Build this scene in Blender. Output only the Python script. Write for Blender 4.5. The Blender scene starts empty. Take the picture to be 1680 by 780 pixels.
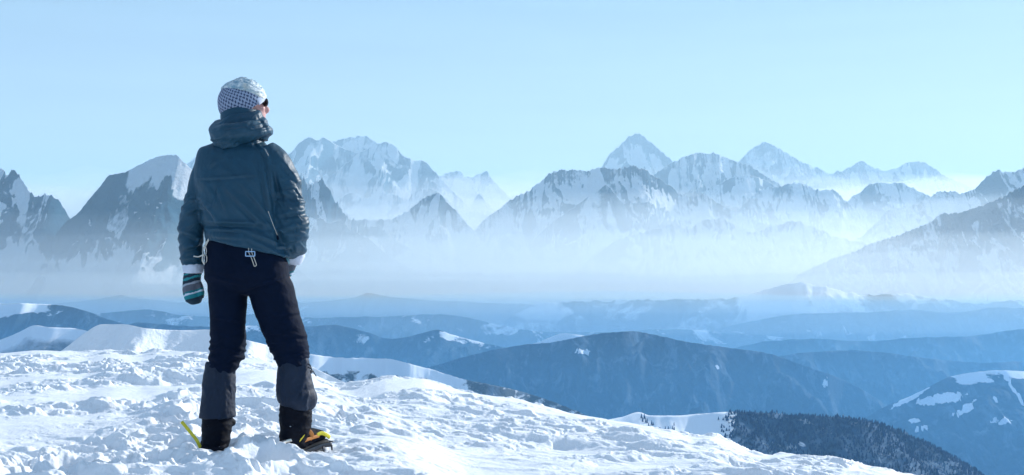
import bpy, bmesh, math, random
import numpy as np
from mathutils import Vector, Matrix

# ------------------------------------------------------------------ camera, sky, sun, exposure
SC = bpy.context.scene
COL = SC.collection
F = 1801.0                      # focal length in source-photo pixels (1680 wide)
HOR = 470.0                     # row of the horizon in the photograph
cam_d = bpy.data.cameras.new("camera")
cam = bpy.data.objects.new("camera", cam_d)
COL.objects.link(cam)
cam.location = (0, 0, 0)
cam.rotation_euler = (math.radians(90), 0, 0)
cam_d.sensor_width = 36.0
cam_d.lens = 36.0 * F / 1680.0
cam_d.shift_y = (HOR - 390.0) / 1680.0
cam_d.clip_start = 0.05
cam_d.clip_end = 200000.0
SC.camera = cam

SUN_AZ = math.radians(48)       # to the right of straight ahead
SUN_EL = math.radians(23)
w = bpy.data.worlds.new("World")
SC.world = w
w.use_nodes = True
nt = w.node_tree
bg = nt.nodes["Background"]
sky = nt.nodes.new("ShaderNodeTexSky")
sky.sky_type = 'NISHITA'
sky.sun_disc = False
sky.sun_elevation = SUN_EL
sky.sun_rotation = SUN_AZ
sky.altitude = 1200
sky.air_density = 1.0
sky.dust_density = 0.3
sky.ozone_density = 1.5
# the Nishita sky, paled by thin high cloud: a soft gradient from milky horizon to blue zenith
geo_w = nt.nodes.new("ShaderNodeTexCoord")
sepw = nt.nodes.new("ShaderNodeSeparateXYZ"); nt.links.new(geo_w.outputs["Generated"], sepw.inputs[0])
ramp = nt.nodes.new("ShaderNodeValToRGB")
cr_ = ramp.color_ramp
for e_, (p_, c_) in zip([cr_.elements[0], cr_.elements[1], cr_.elements.new(0.12), cr_.elements.new(0.26), cr_.elements.new(0.6)],
                        [(0.0, (0.92, 0.97, 1.0)), (1.0, (0.10, 0.28, 0.62)), (0.12, (0.84, 0.93, 0.96)), (0.26, (0.46, 0.70, 0.88)), (0.6, (0.12, 0.40, 0.84))]):
    e_.position = p_; e_.color = (*c_, 1)
nt.links.new(sepw.outputs["Z"], ramp.inputs[0])
cn = nt.nodes.new("ShaderNodeTexNoise"); cn.inputs["Scale"].default_value = 3.0; cn.inputs["Detail"].default_value = 6
cm = nt.nodes.new("ShaderNodeMapping"); cm.inputs["Scale"].default_value = (1, 1, 16)
nt.links.new(geo_w.outputs["Generated"], cm.inputs["Vector"]); nt.links.new(cm.outputs[0], cn.inputs["Vector"])
gain = nt.nodes.new("ShaderNodeMapRange"); nt.links.new(cn.outputs["Fac"], gain.inputs["Value"])
gain.inputs["To Min"].default_value = 4.0 * 0.86; gain.inputs["To Max"].default_value = 4.0 * 1.20
sc_ = nt.nodes.new("ShaderNodeVectorMath"); sc_.operation = 'SCALE'
nt.links.new(ramp.outputs[0], sc_.inputs[0]); nt.links.new(gain.outputs[0], sc_.inputs["Scale"])
mixs = nt.nodes.new("ShaderNodeMixRGB"); mixs.inputs[0].default_value = 0.75
nt.links.new(sky.outputs[0], mixs.inputs[1]); nt.links.new(sc_.outputs[0], mixs.inputs[2])
nt.links.new(mixs.outputs[0], bg.inputs["Color"])
bg.inputs["Strength"].default_value = 0.115

sun_d = bpy.data.lights.new("sun", 'SUN')
sun_d.energy = 5.0
sun_d.angle = math.radians(0.5)
sun_d.color = (1.0, 0.975, 0.94)
sun = bpy.data.objects.new("sun", sun_d)
COL.objects.link(sun)
sdir = Vector((math.sin(SUN_AZ) * math.cos(SUN_EL), math.cos(SUN_AZ) * math.cos(SUN_EL), math.sin(SUN_EL)))
sun.rotation_euler = (-sdir).to_track_quat('-Z', 'Y').to_euler()

SC.view_settings.view_transform = 'Standard'
SC.view_settings.look = 'None'
SC.view_settings.gamma = 1
SC.view_settings.use_curve_mapping = False
SC.view_settings.exposure = 0.62
SC.render.engine = 'CYCLES'
SC.cycles.use_denoising = True
SC.cycles.max_bounces = 10
SC.cycles.diffuse_bounces = 3
SC.cycles.volume_bounces = 8
SC.cycles.use_adaptive_sampling = True

# ------------------------------------------------------------------ noise
def _hash(ix, iy, seed):
    h = (ix.astype(np.int64) * 374761393 + iy.astype(np.int64) * 668265263 + seed * 1442695041) & 0xffffffff
    h = ((h ^ (h >> 13)) * 1274126177) & 0xffffffff
    h = (h ^ (h >> 16)) & 0xffffffff
    return h

def perlin(x, y, seed=0):
    x0 = np.floor(x); y0 = np.floor(y)
    fx = x - x0; fy = y - y0
    u = fx * fx * fx * (fx * (fx * 6 - 15) + 10)
    v = fy * fy * fy * (fy * (fy * 6 - 15) + 10)
    def g(ix, iy, dx, dy):
        a = _hash(ix, iy, seed) * (2 * math.pi / 4294967296.0)
        return np.cos(a) * dx + np.sin(a) * dy
    n00 = g(x0, y0, fx, fy); n10 = g(x0 + 1, y0, fx - 1, fy)
    n01 = g(x0, y0 + 1, fx, fy - 1); n11 = g(x0 + 1, y0 + 1, fx - 1, fy - 1)
    return 1.5 * ((n00 * (1 - u) + n10 * u) * (1 - v) + (n01 * (1 - u) + n11 * u) * v)

def fbm(x, y, seed=0, octs=5, gain=0.5, lac=2.03):
    s = 0; a = 1.0; t = 0
    for o in range(octs):
        s = s + a * perlin(x, y, seed + o * 17); t += a
        x = x * lac + 11.3; y = y * lac + 5.7; a *= gain
    return s / t

def ridged(x, y, seed=0, octs=5, gain=0.5, lac=2.07):
    s = 0; a = 1.0; t = 0; w_ = 1.0
    for o in range(octs):
        n = 1 - np.abs(perlin(x, y, seed + o * 31))
        n = n * n * w_
        w_ = np.clip(n * 1.6, 0, 1)
        s = s + a * n; t += a
        x = x * lac + 3.1; y = y * lac + 7.9; a *= gain
    return s / t

def sstep(a, b, x):
    t = np.clip((x - a) / (b - a), 0, 1)
    return t * t * (3 - 2 * t)

def pchip(xs, ys, x):
    """smooth monotone-ish interpolation through traced points"""
    xs = np.asarray(xs, float); ys = np.asarray(ys, float)
    h = np.diff(xs); d = np.diff(ys) / h
    m = np.zeros(len(xs))
    for i in range(1, len(xs) - 1):
        if d[i - 1] * d[i] > 0:
            w1 = 2 * h[i] + h[i - 1]; w2 = h[i] + 2 * h[i - 1]
            m[i] = (w1 + w2) / (w1 / d[i - 1] + w2 / d[i])
    m[0] = d[0]; m[-1] = d[-1]
    k = np.clip(np.searchsorted(xs, x) - 1, 0, len(xs) - 2)
    t = np.clip((x - xs[k]) / h[k], -3, 4)
    tt = np.clip(t, 0, 1)
    r = ((1 + 2 * tt) * (1 - tt) ** 2 * ys[k] + tt * (1 - tt) ** 2 * h[k] * m[k]
         + tt * tt * (3 - 2 * tt) * ys[k + 1] + tt * tt * (tt - 1) * h[k] * m[k + 1])
    r = r + np.where(t < 0, t * h[k] * m[0], 0) + np.where(t > 1, (t - 1) * h[k] * m[-1], 0)
    return r

# ------------------------------------------------------------------ mesh helpers
def grid_mesh(name, V, nr, nc, mat=None, smooth=True, attrs=None):
    me = bpy.data.meshes.new(name)
    me.vertices.add(nr * nc)
    me.vertices.foreach_set("co", np.ascontiguousarray(V.reshape(-1, 3), dtype=np.float32).ravel())
    i = np.arange(nr - 1)[:, None]; j = np.arange(nc - 1)[None, :]
    a = i * nc + j
    q = np.stack([a, a + 1, a + nc + 1, a + nc], -1).reshape(-1, 4)
    n = len(q)
    me.loops.add(n * 4); me.polygons.add(n)
    me.loops.foreach_set("vertex_index", q.ravel().astype(np.int32))
    me.polygons.foreach_set("loop_start", np.arange(0, n * 4, 4, dtype=np.int32))
    me.polygons.foreach_set("loop_total", np.full(n, 4, dtype=np.int32))
    me.polygons.foreach_set("use_smooth", np.full(n, smooth, dtype=bool))
    me.update(calc_edges=True)
    for k, v in (attrs or {}).items():
        at = me.attributes.new(k, 'FLOAT', 'POINT')
        at.data.foreach_set("value", np.ascontiguousarray(v, dtype=np.float32).ravel())
    o = bpy.data.objects.new(name, me)
    COL.objects.link(o)
    if mat: me.materials.append(mat)
    return o

def tri_mesh(name, V, Fc, mat=None, smooth=False, parent=None):
    """V (n,3), Fc (m,k) faces all with k corners"""
    me = bpy.data.meshes.new(name)
    Fc = np.asarray(Fc, dtype=np.int32); k = Fc.shape[1]; n = len(Fc)
    me.vertices.add(len(V)); me.vertices.foreach_set("co", np.ascontiguousarray(V, dtype=np.float32).ravel())
    me.loops.add(n * k); me.polygons.add(n)
    me.loops.foreach_set("vertex_index", Fc.ravel())
    me.polygons.foreach_set("loop_start", np.arange(0, n * k, k, dtype=np.int32))
    me.polygons.foreach_set("loop_total", np.full(n, k, dtype=np.int32))
    me.polygons.foreach_set("use_smooth", np.full(n, smooth, dtype=bool))
    me.update(calc_edges=True)
    o = bpy.data.objects.new(name, me); COL.objects.link(o)
    if mat: me.materials.append(mat)
    if parent: o.parent = parent
    return o

def structure(o):
    o["kind"] = "structure"; return o

# ------------------------------------------------------------------ materials
def new_mat(name):
    m = bpy.data.materials.new(name); m.use_nodes = True
    return m, m.node_tree, m.node_tree.nodes["Principled BSDF"]

def N(nt, typ, **kw):
    n = nt.nodes.new(typ)
    for k, v in kw.items(): setattr(n, k, v)
    return n

def noise_node(nt, vec, scale, detail=6, rough=0.55, dist=0.0):
    n = N(nt, "ShaderNodeTexNoise")
    n.inputs["Scale"].default_value = scale; n.inputs["Detail"].default_value = detail
    n.inputs["Roughness"].default_value = rough; n.inputs["Distortion"].default_value = dist
    nt.links.new(vec, n.inputs["Vector"])
    return n.outputs["Fac"]

def maprange(nt, v, a, b, c=0.0, d=1.0, smooth=False):
    n = N(nt, "ShaderNodeMapRange"); n.clamp = True
    if smooth: n.interpolation_type = 'SMOOTHSTEP'
    nt.links.new(v, n.inputs["Value"])
    for k, x in zip(("From Min", "From Max", "To Min", "To Max"), (a, b, c, d)): n.inputs[k].default_value = x
    return n.outputs["Result"]

def math_node(nt, op, a, b):
    n = N(nt, "ShaderNodeMath", operation=op)
    for i, x in enumerate((a, b)):
        if isinstance(x, (int, float)): n.inputs[i].default_value = x
        else: nt.links.new(x, n.inputs[i])
    return n.outputs[0]

def mixc(nt, f, c1, c2):
    n = N(nt, "ShaderNodeMixRGB")
    if isinstance(f, (int, float)): n.inputs[0].default_value = f
    else: nt.links.new(f, n.inputs[0])
    for i, c in ((1, c1), (2, c2)):
        if isinstance(c, tuple): n.inputs[i].default_value = (*c, 1)
        else: nt.links.new(c, n.inputs[i])
    return n.outputs[0]

SNOW = (0.84, 0.87, 0.91)
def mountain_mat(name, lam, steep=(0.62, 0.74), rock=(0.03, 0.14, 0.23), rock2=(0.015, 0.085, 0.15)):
    """snow with rock showing through where it is steep; lam = feature size in metres"""
    m, nt, b = new_mat(name)
    geo = N(nt, "ShaderNodeNewGeometry")
    sep = N(nt, "ShaderNodeSeparateXYZ"); nt.links.new(geo.outputs["Normal"], sep.inputs[0])
    mp = N(nt, "ShaderNodeMapping"); nt.links.new(geo.outputs["Position"], mp.inputs["Vector"])
    mp.inputs["Scale"].default_value = (1, 0.7, 0.55)
    n1 = noise_node(nt, mp.outputs[0], 1.3 / lam, 12, 0.70, 0.5)
    n2 = noise_node(nt, geo.outputs["Position"], 9.0 / lam, 8, 0.68)
    s = math_node(nt, 'ADD', sep.outputs["Z"], math_node(nt, 'MULTIPLY', math_node(nt, 'SUBTRACT', n1, 0.5), 0.75))
    at = N(nt, "ShaderNodeAttribute"); at.attribute_name = "snow"
    s = math_node(nt, 'ADD', s, at.outputs["Fac"])
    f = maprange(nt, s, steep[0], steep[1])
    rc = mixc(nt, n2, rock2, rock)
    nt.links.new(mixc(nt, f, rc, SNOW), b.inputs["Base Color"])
    b.inputs["Roughness"].default_value = 0.85
    b.inputs["Specular IOR Level"].default_value = 0.125
    bp = N(nt, "ShaderNodeBump"); bp.inputs["Strength"].default_value = 1.0
    bp.inputs["Distance"].default_value = lam * 0.16
    nt.links.new(n2, bp.inputs["Height"]); nt.links.new(bp.outputs[0], b.inputs["Normal"])
    return m

def hill_mat(name, lam, cover=0.5, soft=0.05, forest=(0.02, 0.05, 0.085), bump=6.0):
    """conifer-covered hill with snowy clearings; attribute 'snow' raises the share of open snow"""
    m, nt, b = new_mat(name)
    geo = N(nt, "ShaderNodeNewGeometry")
    mp = N(nt, "ShaderNodeMapping"); nt.links.new(geo.outputs["Position"], mp.inputs["Vector"])
    mp.inputs["Scale"].default_value = (1, 0.55, 1.6)
    n1 = noise_node(nt, mp.outputs[0], 1.0 / lam, 8, 0.6, 0.5)
    n2 = noise_node(nt, geo.outputs["Position"], 1 / 14.0, 3, 0.7)
    at = N(nt, "ShaderNodeAttribute"); at.attribute_name = "snow"
    s = math_node(nt, 'ADD', n1, at.outputs["Fac"])
    s = math_node(nt, 'ADD', s, math_node(nt, 'MULTIPLY', math_node(nt, 'SUBTRACT', n2, 0.5), 0.12))
    f = maprange(nt, s, 1 - cover, 1 - cover + soft)
    fc = mixc(nt, n2, tuple(c * 0.35 for c in forest), tuple(c * 2.0 for c in forest))
    mp3 = N(nt, "ShaderNodeMapping"); nt.links.new(geo.outputs["Position"], mp3.inputs["Vector"])
    mp3.inputs["Scale"].default_value = (1, 0.5, 0.4)
    n3 = noise_node(nt, mp3.outputs[0], 1 / 38.0, 8, 0.72, 0.6)
    fc = mixc(nt, maprange(nt, n3, 0.52, 0.68, 0.0, 0.7), fc, (0.17, 0.25, 0.34))
    nt.links.new(mixc(nt, f, fc, SNOW), b.inputs["Base Color"])
    b.inputs["Roughness"].default_value = 0.9
    b.inputs["Specular IOR Level"].default_value = 0.1
    bp = N(nt, "ShaderNodeBump"); bp.inputs["Strength"].default_value = 0.8
    bp.inputs["Distance"].default_value = bump
    nt.links.new(math_node(nt, 'MULTIPLY', n2, math_node(nt, 'SUBTRACT', 1.0, f)), bp.inputs["Height"])
    nt.links.new(bp.outputs[0], b.inputs["Normal"])
    return m

def snow_mat(name, s1=9.0, d1=0.02, s2=60.0, d2=0.004, vec='Object'):
    m, nt, b = new_mat(name)
    tc = N(nt, "ShaderNodeTexCoord"); v = tc.outputs["Object"]
    n1 = noise_node(nt, v, s1, 8, 0.65); n2 = noise_node(nt, v, s2, 4, 0.7)
    b.inputs["Roughness"].default_value = 0.6
    b.inputs["Specular IOR Level"].default_value = 0.25
    nt.links.new(mixc(nt, maprange(nt, n1, 0.3, 0.7), (0.82, 0.84, 0.88), (0.88, 0.895, 0.92)), b.inputs["Base Color"])
    b1 = N(nt, "ShaderNodeBump"); b1.inputs["Distance"].default_value = d1; b1.inputs["Strength"].default_value = 0.9
    b2 = N(nt, "ShaderNodeBump"); b2.inputs["Distance"].default_value = d2; b2.inputs["Strength"].default_value = 0.9
    nt.links.new(n1, b1.inputs["Height"]); nt.links.new(n2, b2.inputs["Height"])
    nt.links.new(b1.outputs[0], b2.inputs["Normal"]); nt.links.new(b2.outputs[0], b.inputs["Normal"])
    return m

# ------------------------------------------------------------------ terrain: one ridge
FLOOR = -900.0
RIDGES = {}
def ridge(name, D, pts, mat, slope=38, back=32, jag=2.0, jagl=14.0, carve=0.5, spur=0.16, seed=1,
          step=1.4, rows=150, floor=FLOOR, wander=0.05, snow=None, conc=0.6, endslope=0.9, front_len=None, octs=6):
    """A mountain or hill: a crest line at distance about D whose heights follow PTS (photo pixels),
    with real flanks, spurs and gullies down to the valley floor in front and behind."""
    xs = [p[0] for p in pts]; ys = [p[1] for p in pts]
    x0, x1 = xs[0], xs[-1]
    zlo = (HOR - max(ys[0], ys[-1])) / F * D
    ext = max(40.0, (max(zlo, floor + 50) - floor) / D * F / endslope)
    px = np.arange(x0 - ext, x1 + ext, step * (1 if (x1 - x0) < 700 else 1.2))
    py = pchip([x0 - ext] + xs + [x1 + ext], [ys[0] + ext * endslope] + ys + [ys[-1] + ext * endslope], px)
    jn = ridged(px / jagl, px * 0 + seed * 3.3, seed, 5, 0.68) - 0.55
    jn = jn + 0.5 * fbm(px / (jagl * 2.2), px * 0 + 8.8, seed + 5, 3)
    py = py - jag * 2.2 * jn
    nc = len(px)
    Yc = D * (1 + wander * fbm(px / 160.0, px * 0 + seed, seed + 9, 3))
    X0 = (px - 840) / F * Yc
    Zc = (HOR - py) / F * Yc
    H = np.maximum(Zc - floor, 5)
    nf = int(rows * 0.75); nb = rows - nf
    tanf = math.tan(math.radians(slope)); tanb = math.tan(math.radians(back))
    t = np.concatenate([-(np.linspace(1, 0, nf, endpoint=False) ** 1.5), np.linspace(0, 1, nb) ** 1.3])
    Lf = H.max() / tanf * 1.5; Lb = H.max() / tanb * 1.2
    if front_len: Lf = front_len
    d = np.where(t < 0, t * Lf, t * Lb)[:, None] * np.ones((1, nc))
    ad = np.abs(d)
    hs = np.interp(px, px, np.convolve(np.pad(H, 20, mode='edge'), np.ones(41) / 41, 'valid'))[None, :]
    Hs = H[None, :]
    tan = np.where(d < 0, tanf, tanb)
    # concave flank
    q = ad * tan / np.maximum(hs, 1)
    drop = hs * (1 - np.exp(-q * (1 + conc * 0.5))) * (1.0 + 0.25 * np.clip(q - 1, 0, 1))
    # the crest's own jags fade down the flank
    fade = np.exp(-ad / (0.10 * H.max()))
    z = (Hs * fade + hs * (1 - fade)) - drop
    lam = H.max() * 0.34
    wx = X0[None, :] + 0.25 * lam * fbm(X0[None, :] / lam, d / lam, seed + 3, 3)
    sp = ridged(wx / lam, d / (lam * 2.6) + 2.2, seed + 40, octs, 0.52)
    fi = ridged(wx / (lam * 0.28), d / (lam * 0.55), seed + 60, 5, 0.55)
    amp = spur * H.max() * (1 - np.exp(-ad / (0.22 * H.max())))
    ff = ridged(wx / (lam * 0.10), d / (lam * 0.16), seed + 80, 4, 0.6)
    z = z - carve * amp * 1.5 * (1 - sp) * 1.6 + amp * 0.45 * (fi - 0.5) + amp * 0.13 * (ff - 0.5) + 0.35 * amp * (sp - 0.5)
    z = np.maximum(z, -60 + 30 * fbm(X0[None, :] / 900, d / 900, seed + 2, 3))
    Y = Yc[None, :] + d
    # the valley edge
    Z = floor + z
    X = X0[None, :] * np.ones_like(Y)
    V = np.stack([X, Y, Z], -1)
    sn = np.zeros_like(Z) if snow is None else snow(X, Y, Z, ad, px[None, :] * np.ones_like(Z), q)
    if name == 'mountain': sn = sn + 0.12 * sstep(0.35, 0.2, sp) + 0.22 * (sstep(0.40, 0.25, fi) - 0.3)
    o = grid_mesh(name, V, rows, nc, mat, True, {"snow": sn})
    structure(o)
    RIDGES[name + str(D)] = (px, Yc, X, Y, Z)
    return o
# ------------------------------------------------------------------ far mountains
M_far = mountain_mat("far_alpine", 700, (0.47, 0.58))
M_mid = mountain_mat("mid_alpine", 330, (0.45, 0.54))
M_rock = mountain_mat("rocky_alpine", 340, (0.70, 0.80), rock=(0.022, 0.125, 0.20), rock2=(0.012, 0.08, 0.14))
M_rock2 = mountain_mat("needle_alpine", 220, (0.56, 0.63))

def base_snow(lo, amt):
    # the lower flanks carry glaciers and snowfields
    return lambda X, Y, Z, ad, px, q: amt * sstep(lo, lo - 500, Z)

R = ridge
# farthest summits
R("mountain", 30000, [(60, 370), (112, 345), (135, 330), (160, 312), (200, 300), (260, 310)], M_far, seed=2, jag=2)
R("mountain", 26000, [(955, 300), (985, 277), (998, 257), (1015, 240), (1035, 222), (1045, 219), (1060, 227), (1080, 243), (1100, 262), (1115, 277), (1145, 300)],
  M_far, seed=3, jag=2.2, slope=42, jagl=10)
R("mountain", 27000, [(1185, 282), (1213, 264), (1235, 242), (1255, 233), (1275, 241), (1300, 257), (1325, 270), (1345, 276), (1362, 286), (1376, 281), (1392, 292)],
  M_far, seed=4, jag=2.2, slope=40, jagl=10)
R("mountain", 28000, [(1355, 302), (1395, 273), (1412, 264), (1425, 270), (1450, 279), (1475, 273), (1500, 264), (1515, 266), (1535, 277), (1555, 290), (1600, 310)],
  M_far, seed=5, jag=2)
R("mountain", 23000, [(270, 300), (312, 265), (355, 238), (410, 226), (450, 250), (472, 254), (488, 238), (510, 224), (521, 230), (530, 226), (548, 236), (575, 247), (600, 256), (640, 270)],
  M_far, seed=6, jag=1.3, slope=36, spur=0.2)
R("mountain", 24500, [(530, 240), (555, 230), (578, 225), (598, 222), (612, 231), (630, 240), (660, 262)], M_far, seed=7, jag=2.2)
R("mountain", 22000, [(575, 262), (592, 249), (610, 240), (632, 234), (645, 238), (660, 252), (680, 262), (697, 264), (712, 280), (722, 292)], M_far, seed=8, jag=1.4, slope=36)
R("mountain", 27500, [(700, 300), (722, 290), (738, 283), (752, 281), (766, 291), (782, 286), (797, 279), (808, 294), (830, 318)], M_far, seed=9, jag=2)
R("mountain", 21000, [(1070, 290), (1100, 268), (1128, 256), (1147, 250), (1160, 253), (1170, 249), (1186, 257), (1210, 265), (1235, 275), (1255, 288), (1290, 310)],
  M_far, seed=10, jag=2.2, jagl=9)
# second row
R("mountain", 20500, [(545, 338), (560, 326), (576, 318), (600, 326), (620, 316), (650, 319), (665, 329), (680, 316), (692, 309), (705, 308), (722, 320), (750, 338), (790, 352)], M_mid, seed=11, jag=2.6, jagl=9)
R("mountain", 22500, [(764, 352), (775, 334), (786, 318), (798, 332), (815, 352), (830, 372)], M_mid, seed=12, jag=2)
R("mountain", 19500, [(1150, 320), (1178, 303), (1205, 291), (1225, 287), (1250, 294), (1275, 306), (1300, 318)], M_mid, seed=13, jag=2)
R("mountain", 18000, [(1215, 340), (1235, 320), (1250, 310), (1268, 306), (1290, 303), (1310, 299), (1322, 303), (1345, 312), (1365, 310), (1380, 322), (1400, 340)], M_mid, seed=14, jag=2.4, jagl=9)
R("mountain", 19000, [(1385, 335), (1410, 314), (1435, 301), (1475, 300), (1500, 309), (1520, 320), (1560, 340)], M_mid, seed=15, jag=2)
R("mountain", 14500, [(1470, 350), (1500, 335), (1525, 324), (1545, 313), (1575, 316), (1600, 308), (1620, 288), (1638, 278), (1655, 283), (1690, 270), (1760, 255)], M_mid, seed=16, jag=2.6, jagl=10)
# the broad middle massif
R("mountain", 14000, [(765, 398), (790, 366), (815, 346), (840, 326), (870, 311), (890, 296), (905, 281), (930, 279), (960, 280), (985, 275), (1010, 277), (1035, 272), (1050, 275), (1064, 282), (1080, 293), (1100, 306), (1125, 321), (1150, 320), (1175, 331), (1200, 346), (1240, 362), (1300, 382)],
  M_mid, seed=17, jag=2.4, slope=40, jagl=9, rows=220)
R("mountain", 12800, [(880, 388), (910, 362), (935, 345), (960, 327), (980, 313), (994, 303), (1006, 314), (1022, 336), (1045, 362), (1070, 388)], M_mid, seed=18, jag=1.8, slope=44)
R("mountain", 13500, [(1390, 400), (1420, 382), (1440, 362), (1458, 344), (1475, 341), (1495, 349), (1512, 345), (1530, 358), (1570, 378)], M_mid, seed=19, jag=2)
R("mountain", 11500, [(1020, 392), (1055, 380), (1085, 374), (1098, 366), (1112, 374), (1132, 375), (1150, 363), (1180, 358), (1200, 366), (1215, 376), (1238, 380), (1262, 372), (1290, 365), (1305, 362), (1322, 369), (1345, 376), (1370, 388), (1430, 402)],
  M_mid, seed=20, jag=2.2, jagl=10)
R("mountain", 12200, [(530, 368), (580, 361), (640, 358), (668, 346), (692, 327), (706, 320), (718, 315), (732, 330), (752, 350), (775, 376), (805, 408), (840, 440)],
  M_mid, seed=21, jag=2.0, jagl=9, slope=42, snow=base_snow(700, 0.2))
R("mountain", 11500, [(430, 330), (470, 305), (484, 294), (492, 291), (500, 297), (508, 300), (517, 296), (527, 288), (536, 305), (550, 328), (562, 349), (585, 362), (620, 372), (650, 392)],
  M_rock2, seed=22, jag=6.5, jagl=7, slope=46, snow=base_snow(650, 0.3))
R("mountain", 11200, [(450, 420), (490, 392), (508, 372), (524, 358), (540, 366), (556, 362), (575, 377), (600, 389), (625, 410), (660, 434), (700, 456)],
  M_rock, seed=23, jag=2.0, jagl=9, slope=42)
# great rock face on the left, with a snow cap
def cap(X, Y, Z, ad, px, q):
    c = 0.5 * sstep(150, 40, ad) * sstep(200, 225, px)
    lit = 0.7 * sstep(285, 297, px) * sstep(260, 120, ad)  # sunlit right flank, its brightness painted in as extra snow
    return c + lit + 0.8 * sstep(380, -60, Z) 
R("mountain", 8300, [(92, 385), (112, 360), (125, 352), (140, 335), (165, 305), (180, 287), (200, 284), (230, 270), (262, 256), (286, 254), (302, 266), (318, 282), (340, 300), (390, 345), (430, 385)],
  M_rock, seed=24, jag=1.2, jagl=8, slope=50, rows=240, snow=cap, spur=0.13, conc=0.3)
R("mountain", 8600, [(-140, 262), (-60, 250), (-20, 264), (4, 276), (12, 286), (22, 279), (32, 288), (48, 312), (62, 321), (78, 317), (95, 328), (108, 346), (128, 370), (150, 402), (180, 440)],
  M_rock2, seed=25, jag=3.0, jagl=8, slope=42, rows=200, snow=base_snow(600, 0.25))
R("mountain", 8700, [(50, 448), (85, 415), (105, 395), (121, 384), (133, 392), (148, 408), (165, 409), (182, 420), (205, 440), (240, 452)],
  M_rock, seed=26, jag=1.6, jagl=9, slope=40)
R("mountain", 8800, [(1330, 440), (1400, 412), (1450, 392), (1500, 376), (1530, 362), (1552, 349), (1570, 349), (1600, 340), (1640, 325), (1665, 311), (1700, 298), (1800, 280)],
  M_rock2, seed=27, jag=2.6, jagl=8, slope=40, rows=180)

# ------------------------------------------------------------------ forested foothills
def crest_snow(dist, amt):
    return lambda X, Y, Z, ad, px, q: amt * sstep(dist, dist * 0.2, ad)
def patches(lst, base=None):
    # open clearings: (px, py, half length, half width, angle in degrees, amount)
    def f(X, Y, Z, ad, px, q):
        a = np.zeros_like(Z) if base is None else base(X, Y, Z, ad, px, q)
        py = HOR - Z / Y * F
        n1 = 0.9 * fbm(px / 7, py / 5, 61, 4); n2 = 0.9 * fbm(px / 7, py / 5, 62, 4)
        for cx, cy, hl, hw, an, am in lst:
            c, s_ = math.cos(math.radians(an)), math.sin(math.radians(an))
            u_ = ((px - cx) * c - (py - cy) * s_) / hl + n1; v_ = ((px - cx) * s_ + (py - cy) * c) / hw + n2
            a = a + am * sstep(1.7, 0.3, np.sqrt(u_ * u_ + v_ * v_))
        return a
    return f
H_far = hill_mat("far_forest_hill", 150, 0.35, 0.06, bump=10)
H_mid = hill_mat("mid_forest_hill", 130, 0.32, 0.04, bump=8)
H_near = hill_mat("near_forest_hill", 420, 0.30, 0.03, bump=7)
kw = dict(slope=16, back=16, jag=0.7, jagl=30, spur=0.2, carve=0.5, conc=1.0, rows=110, step=2.0)
R("hill", 6000, [(900, 496), (1050, 492), (1180, 490), (1240, 480), (1290, 466), (1312, 463), (1345, 469), (1380, 477), (1420, 484), (1480, 482), (1540, 489), (1600, 497), (1660, 493), (1740, 492)],
  hill_mat("alpine_foothill", 240, 0.5, 0.1), **{**kw, 'jag': 2.2, 'jagl': 18, 'snow': lambda X, Y, Z, ad, px, q: 0.34 * sstep(1200, 1260, px) * sstep(1430, 1370, px) * sstep(300, 60, ad), 'seed': 31})
R("hill", 6600, [(-80, 505), (60, 501), (130, 494), (165, 490), (200, 484), (228, 489), (280, 495), (340, 496), (420, 497), (470, 496), (550, 493), (585, 486), (605, 481), (640, 487), (720, 493), (800, 497), (900, 500), (1000, 508)], H_far, **{**kw, 'seed': 32, 'jag': 1.2})
R("hill", 5400, [(1180, 540), (1250, 524), (1320, 515), (1420, 512), (1500, 508), (1560, 512), (1640, 505), (1760, 505)], H_far, **{**kw, 'seed': 33})
R("hill", 5000, [(120, 520), (200, 511), (240, 508), (300, 517), (360, 520), (430, 515), (520, 522), (580, 520), (640, 519), (720, 516), (760, 520), (820, 534), (900, 545), (1000, 545), (1100, 540), (1180, 545), (1300, 556)], H_far, **{**kw, 'seed': 34, 'snow': crest_snow(90, 0.10)})
R("hill", 4250, [(1180, 580), (1260, 560), (1330, 556), (1420, 560), (1500, 554), (1580, 552), (1680, 540), (1780, 536)], H_mid, **{**kw, 'seed': 35})
R("hill", 4100, [(-120, 496), (-40, 498), (30, 498), (90, 500), (130, 507), (175, 523), (240, 540), (330, 560)], H_mid, **{**kw, 'seed': 36, 'snow': lambda X, Y, Z, ad, px, q: 0.36 * sstep(60, 20, ad) * sstep(160, 40, px)})
R("hill", 3900, [(150, 560), (230, 530), (330, 536), (420, 535), (500, 536), (545, 533), (600, 545), (640, 556), (700, 545), (716, 541), (745, 550), (790, 562), (850, 575), (900, 590)], H_mid, **{**kw, 'seed': 37, 'snow': crest_snow(70, 0.13)})
R("hill", 3700, [(820, 580), (880, 562), (925, 547), (950, 549), (1000, 562), (1080, 575)], H_mid, **{**kw, 'seed': 45, 'snow': crest_snow(60, 0.3)})
R("hill", 3600, [(1200, 600), (1280, 584), (1330, 578), (1400, 575), (1470, 581), (1540, 590), (1620, 595), (1680, 592), (1780, 590)], H_mid, **{**kw, 'seed': 38})
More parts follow.
